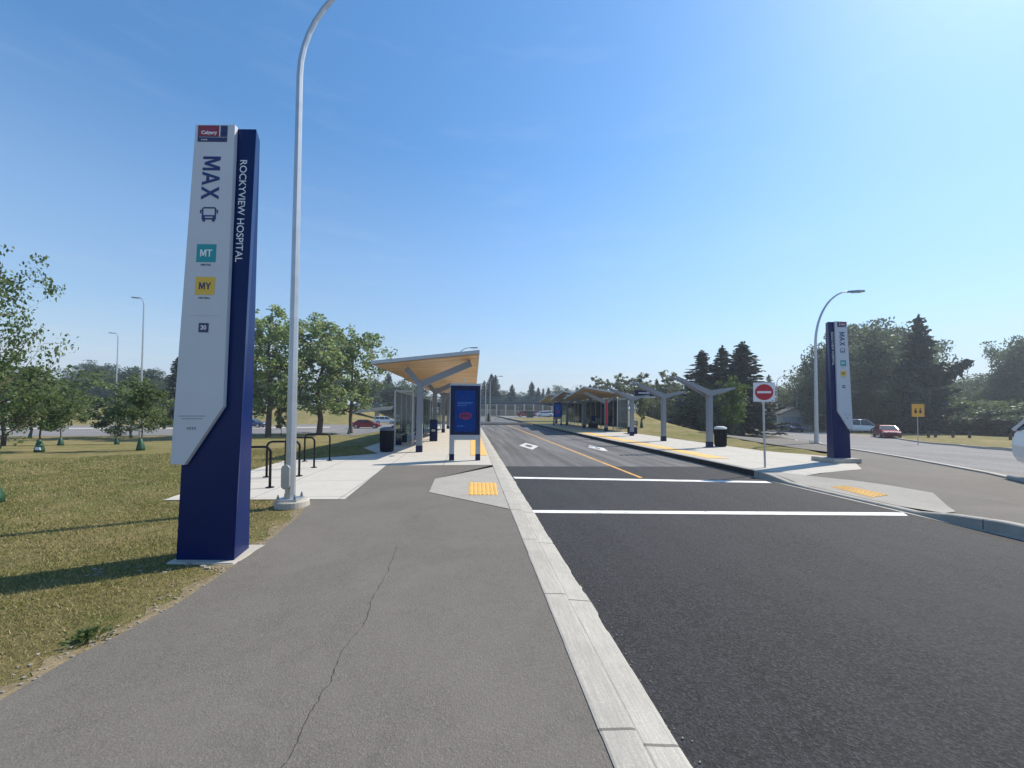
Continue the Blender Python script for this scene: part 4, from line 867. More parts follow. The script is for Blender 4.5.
# barrier fence at the end of the busway
def fence(name, label, p0, p1, h, sp, mpost, mpan, pan_op=True, pw=.14, cat='fence'):
    t = thing(name, label, cat, p0); d = p1 - p0; L = d.length; d.normalize(); mb = MB(); n_ = int(L / sp)
    for i in range(n_ + 1):
        q = d * (i * sp); z = Tz(p0.x + q.x, p0.y + q.y) - p0.z; MB().box(q.x - pw / 2, q.y - pw / 2, z - .2, q.x + pw / 2, q.y + pw / 2, z + h).build('post', mpost, t)
    mb = MB()
    for i in range(n_):
        q = d * (i * sp); r_ = d * ((i + 1) * sp); z = Tz(p0.x + q.x, p0.y + q.y) - p0.z; z2 = Tz(p0.x + r_.x, p0.y + r_.y) - p0.z
        if pan_op:
            mb.hexa([(q.x, q.y - .02, z), (r_.x, r_.y - .02, z2), (r_.x, r_.y + .02, z2), (q.x, q.y + .02, z), (q.x, q.y - .02, z + h * .94), (r_.x, r_.y - .02, z2 + h * .94), (r_.x, r_.y + .02, z2 + h * .94), (q.x, q.y + .02, z + h * .94)])
        else:
            for k2 in range(14): u = k2 / 14; s1 = q.lerp(r_, u); zz_ = z + (z2 - z) * u; mb.bar((s1.x, s1.y, zz_ + .05), (s1.x, s1.y, zz_ + h * .96), .025, .025)
            for hh in (.05, .5, .97): mb.bar((q.x, q.y, z + h * hh), (r_.x, r_.y, z2 + h * hh), .05, .05)
    mb.build('panels', mpan, t); return t
p0 = onZ(478, 108); p1 = onZ(566, 108); fence('barrier_fence', 'long tan slatted barrier fence with posts under the footbridge at the busway end', p0, p1, 3.3, 2.6, 'fence_tan', 'fence_tan', False, .34)
mb = MB(); p = onZ(478, 116); q = onZ(575, 116); mb.bar(p + Vector((0, 0, .9)), q + Vector((0, 0, .9)), .3, 2.6); tag(mb.build('retaining_wall', 'bridge_concrete'), 'low grey retaining wall behind the barrier fence at the busway end', 'wall')
p0 = onZ(55, 94); p1 = onZ(248, 92); p0.z = Tz(p0.x, p0.y); fence('chain_fence', 'dark chain-link fence along the top of the left grassy bank', p0, p1, 1.9, 3.0, 'grey_steel', 'fence_mesh', False, .10)
def house(label, p, rz, w, d_, h, rh, wall, door=True, wins=()):
    t = thing('house', label, 'house', p, rz, 'houses'); wl = MB(); wl.box(-w / 2, 0, -1, w / 2, d_, h); wo_ = wl.build('wall', wall, t)
    b = MB(); b.prism([(-w / 2, h - .001), (w / 2, h - .001), (0, h + rh - .12)], .05, d_ - .05); b.build('gable', wall, wo_)
    b = MB()
    for s_ in (-1, 1): b.hexa([(0, -.5, h + rh - .12), (s_ * (w / 2 + .6), -.5, h - .25), (s_ * (w / 2 + .6), d_ + .5, h - .25), (0, d_ + .5, h + rh - .12), (0, -.5, h + rh + .05), (s_ * (w / 2 + .6), -.5, h - .08), (s_ * (w / 2 + .6), d_ + .5, h - .08), (0, d_ + .5, h + rh + .05)])
    rf = b.build('roof', 'roof_tile', t); MB().box(-.4, d_ * .5, h + rh - .3, .4, d_ * .5 + .8, h + rh + .7).build('chimney', 'brown_siding', rf)
    if door:
        b = MB(); b.box(-w * .36, -.05, 0, w * .36, -.003, h - .35); dd = b.build('garage_door', 'garage_door', t)
        b = MB(); [b.box(-w * .35, -.07, .5 + i * .55, w * .35, -.052, .53 + i * .55) for i in range(4)]; b.build('panel_grooves', 'grey_steel', dd)
    for x0, x1, z0, z1 in wins: wn = MB().box(x0 - .08, -.06, z0 - .08, x1 + .08, -.003, z1 + .08).build('window', 'sign_white', t); MB().box(x0, -.075, z0, x1, -.062, z1).build('pane', 'car_glass', wn)
    return t
p = TG(795, 427); house('low grey garage with a wide blue-grey door and gabled roof behind the silver-blue car', onZ(795, 66), rad(-20), 5.2, 7, 2.5, 1.3, 'siding')
house('white-walled house half hidden by trees behind the no-entry sign', onZ(770, 74), rad(-18), 9, 8, 3.0, 1.8, 'house_white', False, ((-3, -1.6, 1, 2.2), (1, 2.6, 1, 2.2)))
house('pale house with a long roof above the garage among the trees', onZ(822, 92), rad(-20), 15, 9, 4.6, 1.6, 'house_white', False, ((-5, -3.4, 1.4, 2.6), (2, 3.6, 1.4, 2.6)))
# bollards along the grass
bps = [TG(*p) for p in ((928.5, 437.5), (935.5, 437.5), (953, 437.6), (969.7, 438), (1010.5, 440))]
for i, (p, l) in enumerate(zip(bps, ('leftmost short wooden bollard, next to the yellow board', 'second wooden bollard from the yellow board', 'wooden bollard in the middle of the grass row', 'wooden bollard standing alone, fourth from the yellow board', 'stout wooden bollard closest to the white hatchback'))):
    hh = 6.2 / FPX * fwd(p); b = MB(); b.tube([(0, 0, -.1), (0, 0, hh * .93), (0, 0, hh)], [.13, .125, .09], 9); tag(b.build('bollard', 'wood_post', None, p), l, 'bollard', 'wooden bollards on the right-hand grass')
p = onZ(530, 84); mb = MB(); mb.box(-.7, -.4, 0, .7, .4, 1.5); mb.box(-.74, -.44, 1.5, .74, .44, 1.58); tag(mb.build('utility_cabinet', 'box_green', None, (p.x, p.y, .0), bevel=.02), 'squat green utility cabinet at the far end of the busway below the cars', 'cabinet')

# ---------------------------------------------------------------- trees
def leaves_mesh(name, C, size, rng, m, flat=.0, elong=1.5, dirs=None):
    n = len(C); d1 = rng.normal(size=(n, 3)) if dirs is None else dirs + rng.normal(size=(n, 3)) * .35
    d1 /= np.linalg.norm(d1, axis=1, keepdims=True); d2 = rng.normal(size=(n, 3)); d2[:, 2] += flat * 0
    nrm = np.cross(d1, d2); d2 = np.cross(nrm, d1); d2 /= np.linalg.norm(d2, axis=1, keepdims=True) + 1e-9
    s = (size * rng.uniform(.6, 1.35, n))[:, None]
    a = d1 * s * elong / 2; b = d2 * s / 2
    V = np.stack([C - a, C + b, C + a, C - b], 1).reshape(-1, 3).astype(np.float32)
    me = bpy.data.meshes.new(name); me.vertices.add(4 * n); me.vertices.foreach_set('co', V.ravel()); me.loops.add(4 * n); me.loops.foreach_set('vertex_index', np.arange(4 * n, dtype=np.int32))
    me.polygons.add(n); me.polygons.foreach_set('loop_start', np.arange(0, 4 * n, 4, dtype=np.int32)); me.polygons.foreach_set('loop_total', np.full(n, 4, dtype=np.int32)); me.update(); me.materials.append(MATS[m]); return me
def broadleaf(h, cr_, cb, nleaf, leaf, seed, m='poplar_leaf', bark='bark', shape=.5, spread=.16, limbs=14, trunk_r=None, droop=0, gap=-.33):
    """returns (trunk mesh, crown mesh); h height, cr_ crown radius, cb crown base height"""
    R = np.random.default_rng(seed); tb = MB(); tr = trunk_r or h * .018
    tp = [Vector((0, 0, 0))]; ang = R.uniform(0, 6.28)
    for i in range(1, 8): tp.append(Vector((math.sin(i * 1.3 + seed) * h * .008 * i ** .5, math.cos(i * 1.7 + seed) * h * .008 * i ** .5, h * .9 * i / 7)))
    tb.tube([Vector((0, 0, -.15))] + tp, [tr * 1.35] + [tr * (1.15 - .98 * i / 7) for i in range(8)], 8)
    ends = []
    for k_ in range(limbs):
        u = (k_ + R.uniform(0, .9)) / limbs; z0 = cb * .85 + (h * .86 - cb * .85) * u; i = min(6, int(z0 / (h * .9) * 7)); base = tp[i].lerp(tp[i + 1], z0 / (h * .9) * 7 - i)
        t_ = (z0 - cb * .7) / (h - cb * .7); prof = math.sin(PI * min(1, max(.0, t_)) ** shape) ** .75 + .12
        ln = cr_ * prof * R.uniform(.65, 1.12); ang += 2.4 + R.uniform(-.4, .4); rise = ln * R.uniform(.35, .9) * (1 - droop)
        dv = Vector((math.cos(ang), math.sin(ang), 0)); e = base + dv * ln + Vector((0, 0, rise)); mid = base + dv * ln * .5 + Vector((0, 0, rise * .3))
        r_ = tr * .42 * (1.15 - u); tb.tube([base, mid, e], [r_, r_ * .6, r_ * .15], 5, False)
        for q in range(5):
            s_ = .38 + .62 * q / 4; pt = (mid.lerp(e, (s_ - .5) * 2) if s_ > .5 else base.lerp(mid, s_ * 2)) if True else e
            off = Vector(R.normal(size=3)) * ln * .20; ends.append((pt + off, ln * .2 + cr_ * .10)); tb.tube([pt, pt + off], [r_ * .3, r_ * .08], 4, False)
    ends.append((tp[-1] + Vector((0, 0, h * .06)), cr_ * .2)); ends.append((tp[-2], cr_ * .25))
    E_ = np.array([tuple(e[0]) for e in ends]); S_ = np.array([e[1] for e in ends]) * (spread / .16)
    wgt = S_ ** 1.3 * R.uniform(.35, 1.6, len(S_)); pick = R.choice(len(E_), nleaf, p=wgt / wgt.sum()); dirn = R.normal(size=(nleaf, 3)); dirn /= np.linalg.norm(dirn, axis=1, keepdims=True)
    rr_ = (R.uniform(0, 1, nleaf) ** .45)[:, None]; C = E_[pick] + dirn * rr_ * S_[pick][:, None] * np.array([1, 1, .75]); C[:, 2] = np.clip(C[:, 2], cb * .72, h * 1.03)
    # twig-scale gaps
    gz = np.sin(C[:, 0] * 5.1 + seed) * np.sin(C[:, 1] * 4.3) * np.sin(C[:, 2] * 4.7 + 1); C = C[gz > gap]
    me = leaves_mesh('crown', C, leaf, R, m)
    tm = bpy.data.meshes.new('trunk'); tm.from_pydata(tb.v, [], tb.f); tm.update(); tm.materials.append(MATS[bark]); tm.shade_smooth()
    return tm, me
def spruce(h, r, n, leaf, seed, m='spruce_leaf', ragged=.25, base=.06):
    R = np.random.default_rng(seed); tb = MB(); tb.tube([(0, 0, -.2), (0, 0, h * .5), (0, 0, h * .97)], [h * .016, h * .009, .02], 7)
    lev = int(h / .42) + 6; P = []; D = []
    for i in range(lev):
        u = i / lev; z = h * (base + (1 - base) * u ** .92); ln0 = r * (1 - u) ** .85 + .12
        nb = 7 if u < .8 else 5; a0 = R.uniform(0, 6.28)
        for k_ in range(nb):
            a = a0 + 2 * PI * k_ / nb + R.uniform(-.25, .25); ln = ln0 * R.uniform(1 - ragged * 1.4, 1 + ragged); dr = .28 * (1 - u) + .02
            s = np.linspace(.12, 1, max(3, int(n * ln / (lev * nb * r * .55))))
            s = s + R.uniform(-.03, .03, len(s)); x = math.cos(a) * ln * s; y = math.sin(a) * ln * s; zz_ = z - dr * ln * s + .22 * ln * s ** 3 * (1 - u * .5)
            wdt = (.10 + .20 * ln * (1 - s) * .5)[:, None]; base_ = np.stack([x, y, zz_], 1) + R.normal(size=(len(s), 3)) * wdt * np.array([1, 1, .35]); P.append(base_)
            D.append(np.tile([math.cos(a), math.sin(a), -.25], (len(s), 1)))
            if ln > .5: tb.tube([(0, 0, z), (math.cos(a) * ln * .8, math.sin(a) * ln * .8, z - dr * ln * .7)], [h * .002 + .008, .005], 3, False)
    P = np.concatenate(P); D = np.concatenate(D); top = np.stack([R.normal(size=40) * .05, R.normal(size=40) * .05, h * R.uniform(.93, 1.01, 40)], 1); P = np.concatenate([P, top]); D = np.concatenate([D, np.tile([0, 0, 1.], (40, 1))])
    me = leaves_mesh('crown', P, leaf, R, m, elong=2.1, dirs=D); tm = bpy.data.meshes.new('trunk'); tm.from_pydata(tb.v, [], tb.f); tm.update(); tm.materials.append(MATS['bark']); return tm, me
def bush(h, w, n, leaf, seed, m='shrub_leaf'):
    R = np.random.default_rng(seed); tb = MB()
    cs = []
    for i in range(9):
        a = R.uniform(0, 6.28); rr_ = w * .42 * R.uniform(.1, 1); e = Vector((math.cos(a) * rr_, math.sin(a) * rr_, h * R.uniform(.35, .8))); tb.tube([(e.x * .2, e.y * .2, -.1), tuple(e)], [.05, .015], 5, False); cs.append((e, w * R.uniform(.14, .26)))
        for q in range(3): cs.append((Vector((e.x * R.uniform(.6, 1.3), e.y * R.uniform(.6, 1.3), h * R.uniform(.05, .75))), w * R.uniform(.1, .2)))
    E_ = np.array([tuple(c_[0]) for c_ in cs]); S_ = np.array([c_[1] for c_ in cs]); pick = R.integers(0, len(cs), n); d = R.normal(size=(n, 3)); d /= np.linalg.norm(d, axis=1, keepdims=True)
    C = E_[pick] + d * (R.uniform(0, 1, n) ** .4)[:, None] * S_[pick][:, None]; C = C[C[:, 2] > 0]; C = C[C[:, 2] < h * 1.05]
    me = leaves_mesh('crown', C, leaf, R, m); tm = bpy.data.meshes.new('trunk'); tm.from_pydata(tb.v, [], tb.f); tm.update(); tm.materials.append(MATS['bark']); return tm, me
def plant(name, cat, label, meshes, p, sc=1, rz=0, group=None, crown_mat=None):
    t = thing(name, label, cat, p, rz, group); t.scale = sc if isinstance(sc, tuple) else (sc,) * 3
    for nme, me in zip(('trunk', 'crown'), meshes): link(nme, me, None, t)
    return t
# prototypes at unit-like heights
PR = {
 'young1': broadleaf(3.3, 1.15, 1.25, 4200, .085, 1, 'young_leaf', shape=.55, limbs=18, trunk_r=.035, droop=.3),
 'young2': broadleaf(3.3, 1.0, 1.15, 3800, .085, 2, 'young_leaf', shape=.5, limbs=16, trunk_r=.035, droop=.2),
 'youngd': broadleaf(3.3, 1.0, .8, 4200, .085, 5, 'dark_leaf', shape=.5, limbs=16, trunk_r=.035, droop=.2),
 'pop1': broadleaf(8.0, 2.1, 1.5, 12000, .125, 11, 'poplar_leaf', shape=.6, limbs=26, trunk_r=.13, spread=.17, gap=-.1),
 'pop2': broadleaf(8.0, 2.0, 1.4, 11500, .125, 14, 'poplar_leaf', shape=.65, limbs=24, trunk_r=.13, spread=.16, gap=-.1),
 'pop3': broadleaf(8.0, 2.0, 1.5, 9000, .125, 18, 'poplar_leaf', shape=.6, limbs=22, trunk_r=.11, spread=.15, gap=-.1),
 'birch1': broadleaf(8.0, 1.5, 1.6, 5200, .15, 21, 'birch_leaf', 'pale_bark', shape=.6, limbs=18, spread=.18, trunk_r=.07, droop=-.5),
 'birch2': broadleaf(8.0, 1.3, 1.8, 4600, .15, 24, 'birch_leaf', 'pale_bark', shape=.7, limbs=16, spread=.17, trunk_r=.07, droop=-.5),
 'big1': broadleaf(12, 4.4, 1.5, 17000, .22, 31, 'dark_leaf', shape=.5, limbs=32, spread=.2),
 'big2': broadleaf(12, 4.0, 1.2, 16000, .22, 35, 'dark_leaf', shape=.55, limbs=30, spread=.2),
 'mid1': broadleaf(8, 3.2, .6, 9500, .19, 41, 'shrub_leaf', shape=.45, limbs=24, spread=.18),
 'mid2': broadleaf(8, 3.4, .5, 9500, .19, 45, 'dark_leaf', shape=.45, limbs=24, spread=.18),
 'lime': broadleaf(5, 1.15, .95, 4200, .12, 51, 'lime_leaf', shape=.7, limbs=24, spread=.16, trunk_r=.05),
 'sp1': spruce(12, 2.6, 9000, .20, 61), 'sp2': spruce(12, 2.2, 8000, .20, 62, ragged=.35), 'sp3': spruce(12, 1.6, 4500, .22, 63, ragged=.5), 'spbig': spruce(12, 4.2, 15000, .22, 64, ragged=.38, base=.03),
 'bush1': bush(4, 5, 5000, .22, 71), 'bush2': bush(4, 5, 5000, .22, 72, 'dark_leaf'), 'smallsp': spruce(3, .8, 1400, .10, 65),
}
PH = dict(young1=3.3, young2=3.3, youngd=3.3, pop1=8, pop2=8, pop3=8, birch1=8, birch2=8, big1=12, big2=12, mid1=8, mid2=8, lime=5, sp1=12, sp2=12, sp3=12, spbig=12, bush1=4, bush2=4, smallsp=3)
def tree(kind, label, px, Z, pytop, wmul=1.0, base_py=None, rz=0, group=None, sink=0):
    p = TG(px, base_py) if base_py else onZ(px, Z)
    p.z -= sink; H_ = top_h(p, pytop); s = H_ / PH[kind] * .97
    nm = {'sp': 'spruce_tree', 'bi': 'birch_tree', 'bu': 'shrub', 'po': 'poplar_tree', 'yo': 'young_tree', 'sm': 'young_spruce'}.get(kind[:2], 'broadleaf_tree')
    return plant(nm, 'shrub' if nm == 'shrub' else 'tree', label, PR[kind], p, (s * wmul, s * wmul, s), rad(rz), group)
def bag(label, p, h=.75):
    b = MB(); b.tube([(0, 0, 0), (.01, 0, .12), (0, 0, h * .6), (-.01, 0, h * .92), (0, 0, h)], [.15, .14, .10, .06, .03], 10); o = b.build('watering_bag', 'green_bag', None, p, smooth=True)
    tag(o, label, 'watering bag', 'tree watering bags'); return o
YG = 'young trees on the left lawn'
for kd, px_, by, pt, wm, rz_, lab in (('young1', 40, 452, 384, 1.25, 0, 'young lawn tree with a white-marked green bag, front left'), ('young2', 61, 445.5, 390, .95, 40, 'young lawn tree just right of the front left one'),
        ('young1', 30, 438.5, 368, 1.3, 120, 'young lawn tree behind the front left pair'), ('youngd', 117, 444.5, 397, 1.25, 70, 'dark-crowned young lawn tree under the two pale street lamps'), ('young2', 141, 450.5, 379, .95, 200, 'young lawn tree nearest the white panel of the near pylon'),
        ('young2', 131, 437.5, 372, 1.5, 300, 'young lawn tree behind the one nearest the pylon panel'), ('young1', 3, 446, 352, 1.7, 30, 'young lawn tree at the left photo edge, rear'),
        ('lime', 281, 436, 396, .7, 10, 'slender sapling right of the lamp pole foot among the poplars')):
    tree(kd, lab, px_, 0, pt, wm, by, rz_, YG)
    if kd != 'lime' and px_ > 10:
        p = TG(px_, by); bag('green watering bag around the ' + lab.replace('young lawn tree', 'tree').replace('the one ', '').split(',')[0], p + Vector((0, -.03, 0)), .50)
        if px_ == 40: b = MB(); b.hexa([(.02, -.175, .10), (.15, -.15, .09), (.15, -.09, .09), (.02, -.11, .10), (.03, -.155, .20), (.13, -.135, .18), (.13, -.09, .18), (.03, -.10, .20)]); b.build('bag_label', 'sign_white', bpy.data.objects[[o_.name for o_ in bpy.data.objects if o_.name.startswith('watering_bag')][-1]], None)
# near tree standing just outside the left edge, its branches reach into view
np_ = G(-12, 503, .03)
PR['near'] = broadleaf(4.35, 1.40, 1.0, 4800, .05, 81, 'young_leaf', shape=.5, limbs=26, trunk_r=.045, spread=.12, droop=.1)
plant('young_tree', 'tree', 'near young tree mostly outside the left photo edge, its branches reaching in', PR['near'], np_, (.60, .60, 1), 0, YG); bag('green watering bag just poking in at the left photo edge', np_ + Vector((.09, -.03, 0)), .40).scale = (.9, .9, .9)
PG = 'poplars beyond the bike racks'
tree('pop1', 'leafy poplar between the near pylon and the lamp pole', 268, 0, 299, 1.12, 437, 0, PG); tree('pop2', 'leafy poplar directly right of the lamp pole', 319, 0, 308, 1.3, 435, 60, PG)
tree('pop3', 'rusty-leaved poplar rightmost of the group, next to the near shelter roof', 351, 0, 319, 1.15, 433.5, 150, PG)
p = TG(351, 434); bag('green watering bag on the sapling below the rightmost poplar', p + Vector((.3, -2, .1)), .6)
tree('lime', 'young tree with narrow crown just left of the near shelter column', 399, 26, 391, .7, None, 0)
BG_ = 'background trees'
tl = [('big1', 87, 105, 364, 1.0), ('sp1', 62, 115, 377, 1.1), ('big2', 105, 110, 362, 1.0), ('mid2', 128, 98, 366, 1.2), ('big1', 150, 100, 368, 1.1), ('sp1', 176, 62, 356, 1.0), ('mid1', 75, 108, 385, 1.3), ('mid2', 20, 110, 372, 1.3), ('big2', -20, 100, 360, 1), ('mid1', 160, 108, 378, 1.5), ('big2', 222, 104, 362, 1.1), ('big1', 262, 112, 370, 1.1), ('mid2', 295, 108, 380, 1.6), ('big1', 335, 118, 378, 1.2),
      ('mid2', 374, 112, 377, 1.3), ('sp1', 388, 120, 372, 1.3), ('mid2', 402, 118, 380, 1.3), ('big2', 420, 130, 383, 1.1), ('sp1', 446, 135, 382, 1.4)]
tlab = ['round dark tree above the left fence, biggest of its clump', 'small conifer left of the clump above the left fence', 'tall round dark tree beside the biggest one above the left fence', 'dark bushy tree behind the two pale street lamps', 'broad tree behind the taller pale street lamp', 'tall dark spruce half hidden by the white panel edge of the near pylon', 'low green tree in front of the round dark trees at left', 'dark tree behind the young lawn trees at far left', 'large dark tree beyond the left photo edge', 'low olive tree right of the taller pale lamp', 'tree hidden mostly behind the near pylon', 'dark tree seen through the left poplar', 'low dark tree between poplar trunks', 'dark tree behind the second poplar', 'dark tree left of the near shelter roof above the ramp', 'dark spruce left of the near shelter roof', 'dark tree behind the near shelter columns', 'large tree seen through the near shelter', 'spruce seen through the near shelter behind the kiosk']
for i, ((kd, px_, Z_, pt, wm), lab) in enumerate(zip(tl, tlab)): tree(kd, lab, px_, Z_, pt, wm, None, i * 47, BG_)
cl = [(484, 150, 380, 'sp1', 1.2), (491, 135, 373, 'sp1', 1.3), (495, 140, 374, 'sp2', 1.3), (512, 150, 384, 'sp1', 1.3), (505, 165, 390, 'mid2', 1.5), (524, 160, 392, 'mid2', 1.5), (531.5, 140, 381, 'sp1', 1.2), (538, 150, 387, 'sp1', 1.2), (543, 155, 388, 'sp3', 1.4), (548.5, 150, 387, 'sp1', 1.1), (559, 165, 385, 'mid2', 1.2), (520, 170, 396, 'bush2', 3), (566, 160, 389, 'mid2', 1.1)]
clab = ['small spruce at the kiosk edge beyond the footbridge', 'tallest dark spruce beyond the footbridge right of the kiosk', 'dark spruce touching the tallest one beyond the footbridge', 'pointed spruce standing apart behind the middle of the footbridge', 'low round tree between the spruces behind the footbridge', 'low tree behind the footbridge left of the pointed trio', 'tallest of the pointed spruces behind the right half of the footbridge', 'spruce second in the row behind the right half of the footbridge', 'thin spruce in the row behind the footbridge', 'spruce last in the row behind the footbridge', 'round dark tree above the distant shelter roofs', 'wide low shrub behind the barrier fence', 'dark tree behind the distant shelter roofs']
for i, ((px_, Z_, pt, kd, wm), lab) in enumerate(zip(cl, clab)): tree(kd, lab, px_, Z_, pt, wm, None, i * 61, 'trees beyond the footbridge')
hl = [('birch1', 597, 78, 374, 1.0), ('birch2', 607, 80, 377, 1.0), ('birch1', 620, 72, 371, 1.05), ('birch2', 628, 74, 374, 1.0), ('birch1', 641, 66, 370, 1.1), ('birch2', 650, 70, 378, 1.1), ('birch1', 667, 62, 367, 1.15), ('sp3', 590, 95, 384, 1.5), ('sp1', 656.5, 78, 378, 1.0), ('birch1', 677, 70, 384, 1.2),
      ('mid2', 664, 74, 388, 1.2), ('mid1', 678, 66, 385, 1.2), ('mid2', 691, 58, 386, 1.1), ('sp3', 702, 52, 349, 2.2), ('sp1', 722, 50, 344, 1.3), ('sp1', 742, 47, 340, 1.65), ('mid1', 706, 50, 382, .9), ('mid2', 722, 46, 386, 1.0), ('mid1', 650, 82, 391, 1.2), ('birch2', 580, 110, 384, 1.2)]
hlab = ['leftmost of the pale birches above the far shelter', 'thin birch second from the left above the far shelter', 'tall pale birch above the red panel column', 'birch touching the tall one above the far shelter', 'tall birch on the slope behind the third Y-shaped post', 'small birch behind the hanging station sign', 'tallest thin birch right of the second Y-shaped post top', 'tiny conifer at the peak of the far shelter roof', 'dark pointed conifer between the birches', 'pale birch beside the footpath bend', 'dark bushy tree at the top of the footpath', 'green bushy tree along the footpath, mid slope', 'dark bushy tree along the footpath, lower slope', 'ragged open spruce left of the dense dark pair', 'dense dark spruce with a blunt top, left of the tallest', 'tallest dense dark spruce with the leaning tip', 'green round tree in front of the dark spruces', 'dark low tree in front of the dense spruces', 'bushy tree at the skyline end of the footpath', 'faint birch left of the far shelter roof peak']
for i, ((kd, px_, Z_, pt, wm), lab) in enumerate(zip(hl, hlab)): tree(kd, lab, px_, Z_, pt, wm, None, i * 53, 'trees along the far slope')
tree('lime', 'bright green oval young tree right of the nearest Y-shaped post, before dark spruces', 732.5, 31, 374, .95, None, 0); 
tree('birch2', 'slender young slope tree with a green bag behind the third Y-shaped post', 641.5, 34, 384, .8, None, 20); p = onZ(641.5, 34); bag('green watering bag on the slender slope tree', p, .7)
tree('smallsp', 'small dark young spruce on the slope right of the red panel column', 626, 42, 408, .6, None, 0); tree('smallsp', 'tiny dark young spruce higher on the slope near the shelter roof', 617, 52, 404, .6, None, 90)
rl = [('sp3', 769, 80, 374, 1.2), ('mid2', 762, 62, 384, .8), ('mid1', 778, 74, 385, .9), ('mid2', 790, 78, 383, .9), ('mid1', 800, 85, 388, 1.0), ('mid1', 772, 66, 394, .6), ('sp1', 805, 66, 358, 1.0), ('sp2', 812, 64, 372, 1.3), ('big2', 824, 56, 342, .75), ('bush2', 815, 60, 412, 1.0), ('big1', 852, 52, 322, .85), ('big2', 872, 48, 326, .9), ('big1', 893, 50, 324, .85), ('big2', 905, 54, 338, .8), ('spbig', 920, 42, 312, .72), ('mid2', 905, 42, 372, .9), ('mid2', 938, 47, 380, .85), ('mid2', 884, 44, 380, .8), ('mid2', 862, 46, 384, .8)]
rlab = ['thin pointed conifer directly above the no-entry sign', 'dark tree behind the no-entry sign post', 'green tree right of the no-entry sign', 'dark tree between the no-entry sign and the garage roof', 'green tree behind the garage', 'small green tree left of the garage', 'tall narrow spruce left of the curved lamp pole', 'dark spruce touching the curved lamp pole', 'broad tree filling the gap between curved lamp and far pylon', 'low dark hedge shrub right of the garage', 'tall tree immediately right of the far pylon', 'tall dense tree with visible trunk right of the far pylon', 'tallest broadleaf tree between the far pylon and the big spruce', 'broad tree touching the big spruce on its left', 'great dark spruce with a long side branch behind the yellow board', 'dark understorey tree behind the dark red saloon', 'dark understorey tree right of the yellow board', 'low dark tree under the tall trees behind the red saloon', 'low dark tree behind the white van']
for i, ((kd, px_, Z_, pt, wm), lab) in enumerate(zip(rl, rlab)): Z_ = Z_ * (1.38 if px_ > 845 else 1.12); tree(kd, lab, px_, Z_, pt, wm, None, i * 71, 'trees along the right-hand street')
# long side branch of the great spruce
p = onZ(922, 58); R = np.random.default_rng(9); br_ = MB(); a = W(926, 380, 57) ; b2 = W(967, 363, 57); gs = [o_ for o_ in bpy.data.objects if o_.get('label', '').startswith('great dark spruce')][0]
bpy.context.view_layer.update(); inv = (Matrix.Translation(gs.location) @ Matrix.Rotation(gs.rotation_euler.z, 4, 'Z') @ Matrix.Diagonal((*gs.scale, 1))).inverted()
P = []
for i in range(1500): u = R.uniform(0, 1) ** .8; q = a.lerp(b2, u); q.z -= .5 * math.sin(u * PI); P.append(inv @ (q + Vector(R.normal(size=3)) * (.6 * (1 - u * .6)) * (.4 + .6 * abs(math.sin(u * 14)))))
me = leaves_mesh('side_branch', np.array([tuple(v) for v in P]), .3, R, 'spruce_leaf', elong=2); link('side_branch', me, None, gs)
rr2 = [('bush1', 948, 50, 392, 1.0), ('bush1', 962, 46, 398, 1.0), ('bush2', 975, 44, 404, 1.0), ('mid2', 952, 62, 372, 1.0), ('mid1', 968, 68, 378, .8), ('mid2', 985, 66, 373, .8), ('bush1', 990, 44, 396, 1.0), ('bush2', 1003, 40, 402, 1.0), ('bush1', 1018, 40, 400, 1.0), ('big2', 1016, 56, 340, .62), ('mid2', 1002, 60, 366, .7), ('bush2', 1040, 40, 396, 1.2), ('big1', 1050, 52, 330, .7), ('mid1', 990, 56, 386, .9), ('bush2', 958, 42, 412, 1.1), ('bush2', 990, 40, 412, 1.2), ('bush2', 1020, 38, 412, 1.2)]
rl2 = ['mid-green shrub mass right of the great spruce', 'rounded light shrub behind the wooden bollards', 'dark shrub behind the fourth bollard', 'background tree under the long spruce branch tip', 'pale round background tree right of the branch tip', 'dark round background tree in the skyline gap', 'large light shrub left of the stout bollard', 'dark shrub behind the stout bollard', 'light shrub above the white hatchback', 'tall tree at the right photo edge', 'tree left of the tall edge tree', 'dark shrub outside the right photo edge', 'large tree outside the right photo edge', 'olive tree behind the light shrubs at right', 'low dark thicket behind the middle bollards', 'low dark thicket left of the stout bollard', 'low dark thicket behind the white hatchback roof']
for i, ((kd, px_, Z_, pt, wm), lab) in enumerate(zip(rr2, rl2)): Z_ *= 1.32; tree(kd, lab, px_, Z_, pt, wm * 1.35 if kd[:2] == 'bu' else wm, None, i * 37, 'shrubs and trees behind the bollards')
tree('bush2', 'clipped dark hedge left of the garage', 768, 60, 419, 1.6, None, 0); tree('smallsp', 'small conifer on the verge beyond the crossing, right of the kiosk', 488.5, 56, 413, 1.0, None, 0)

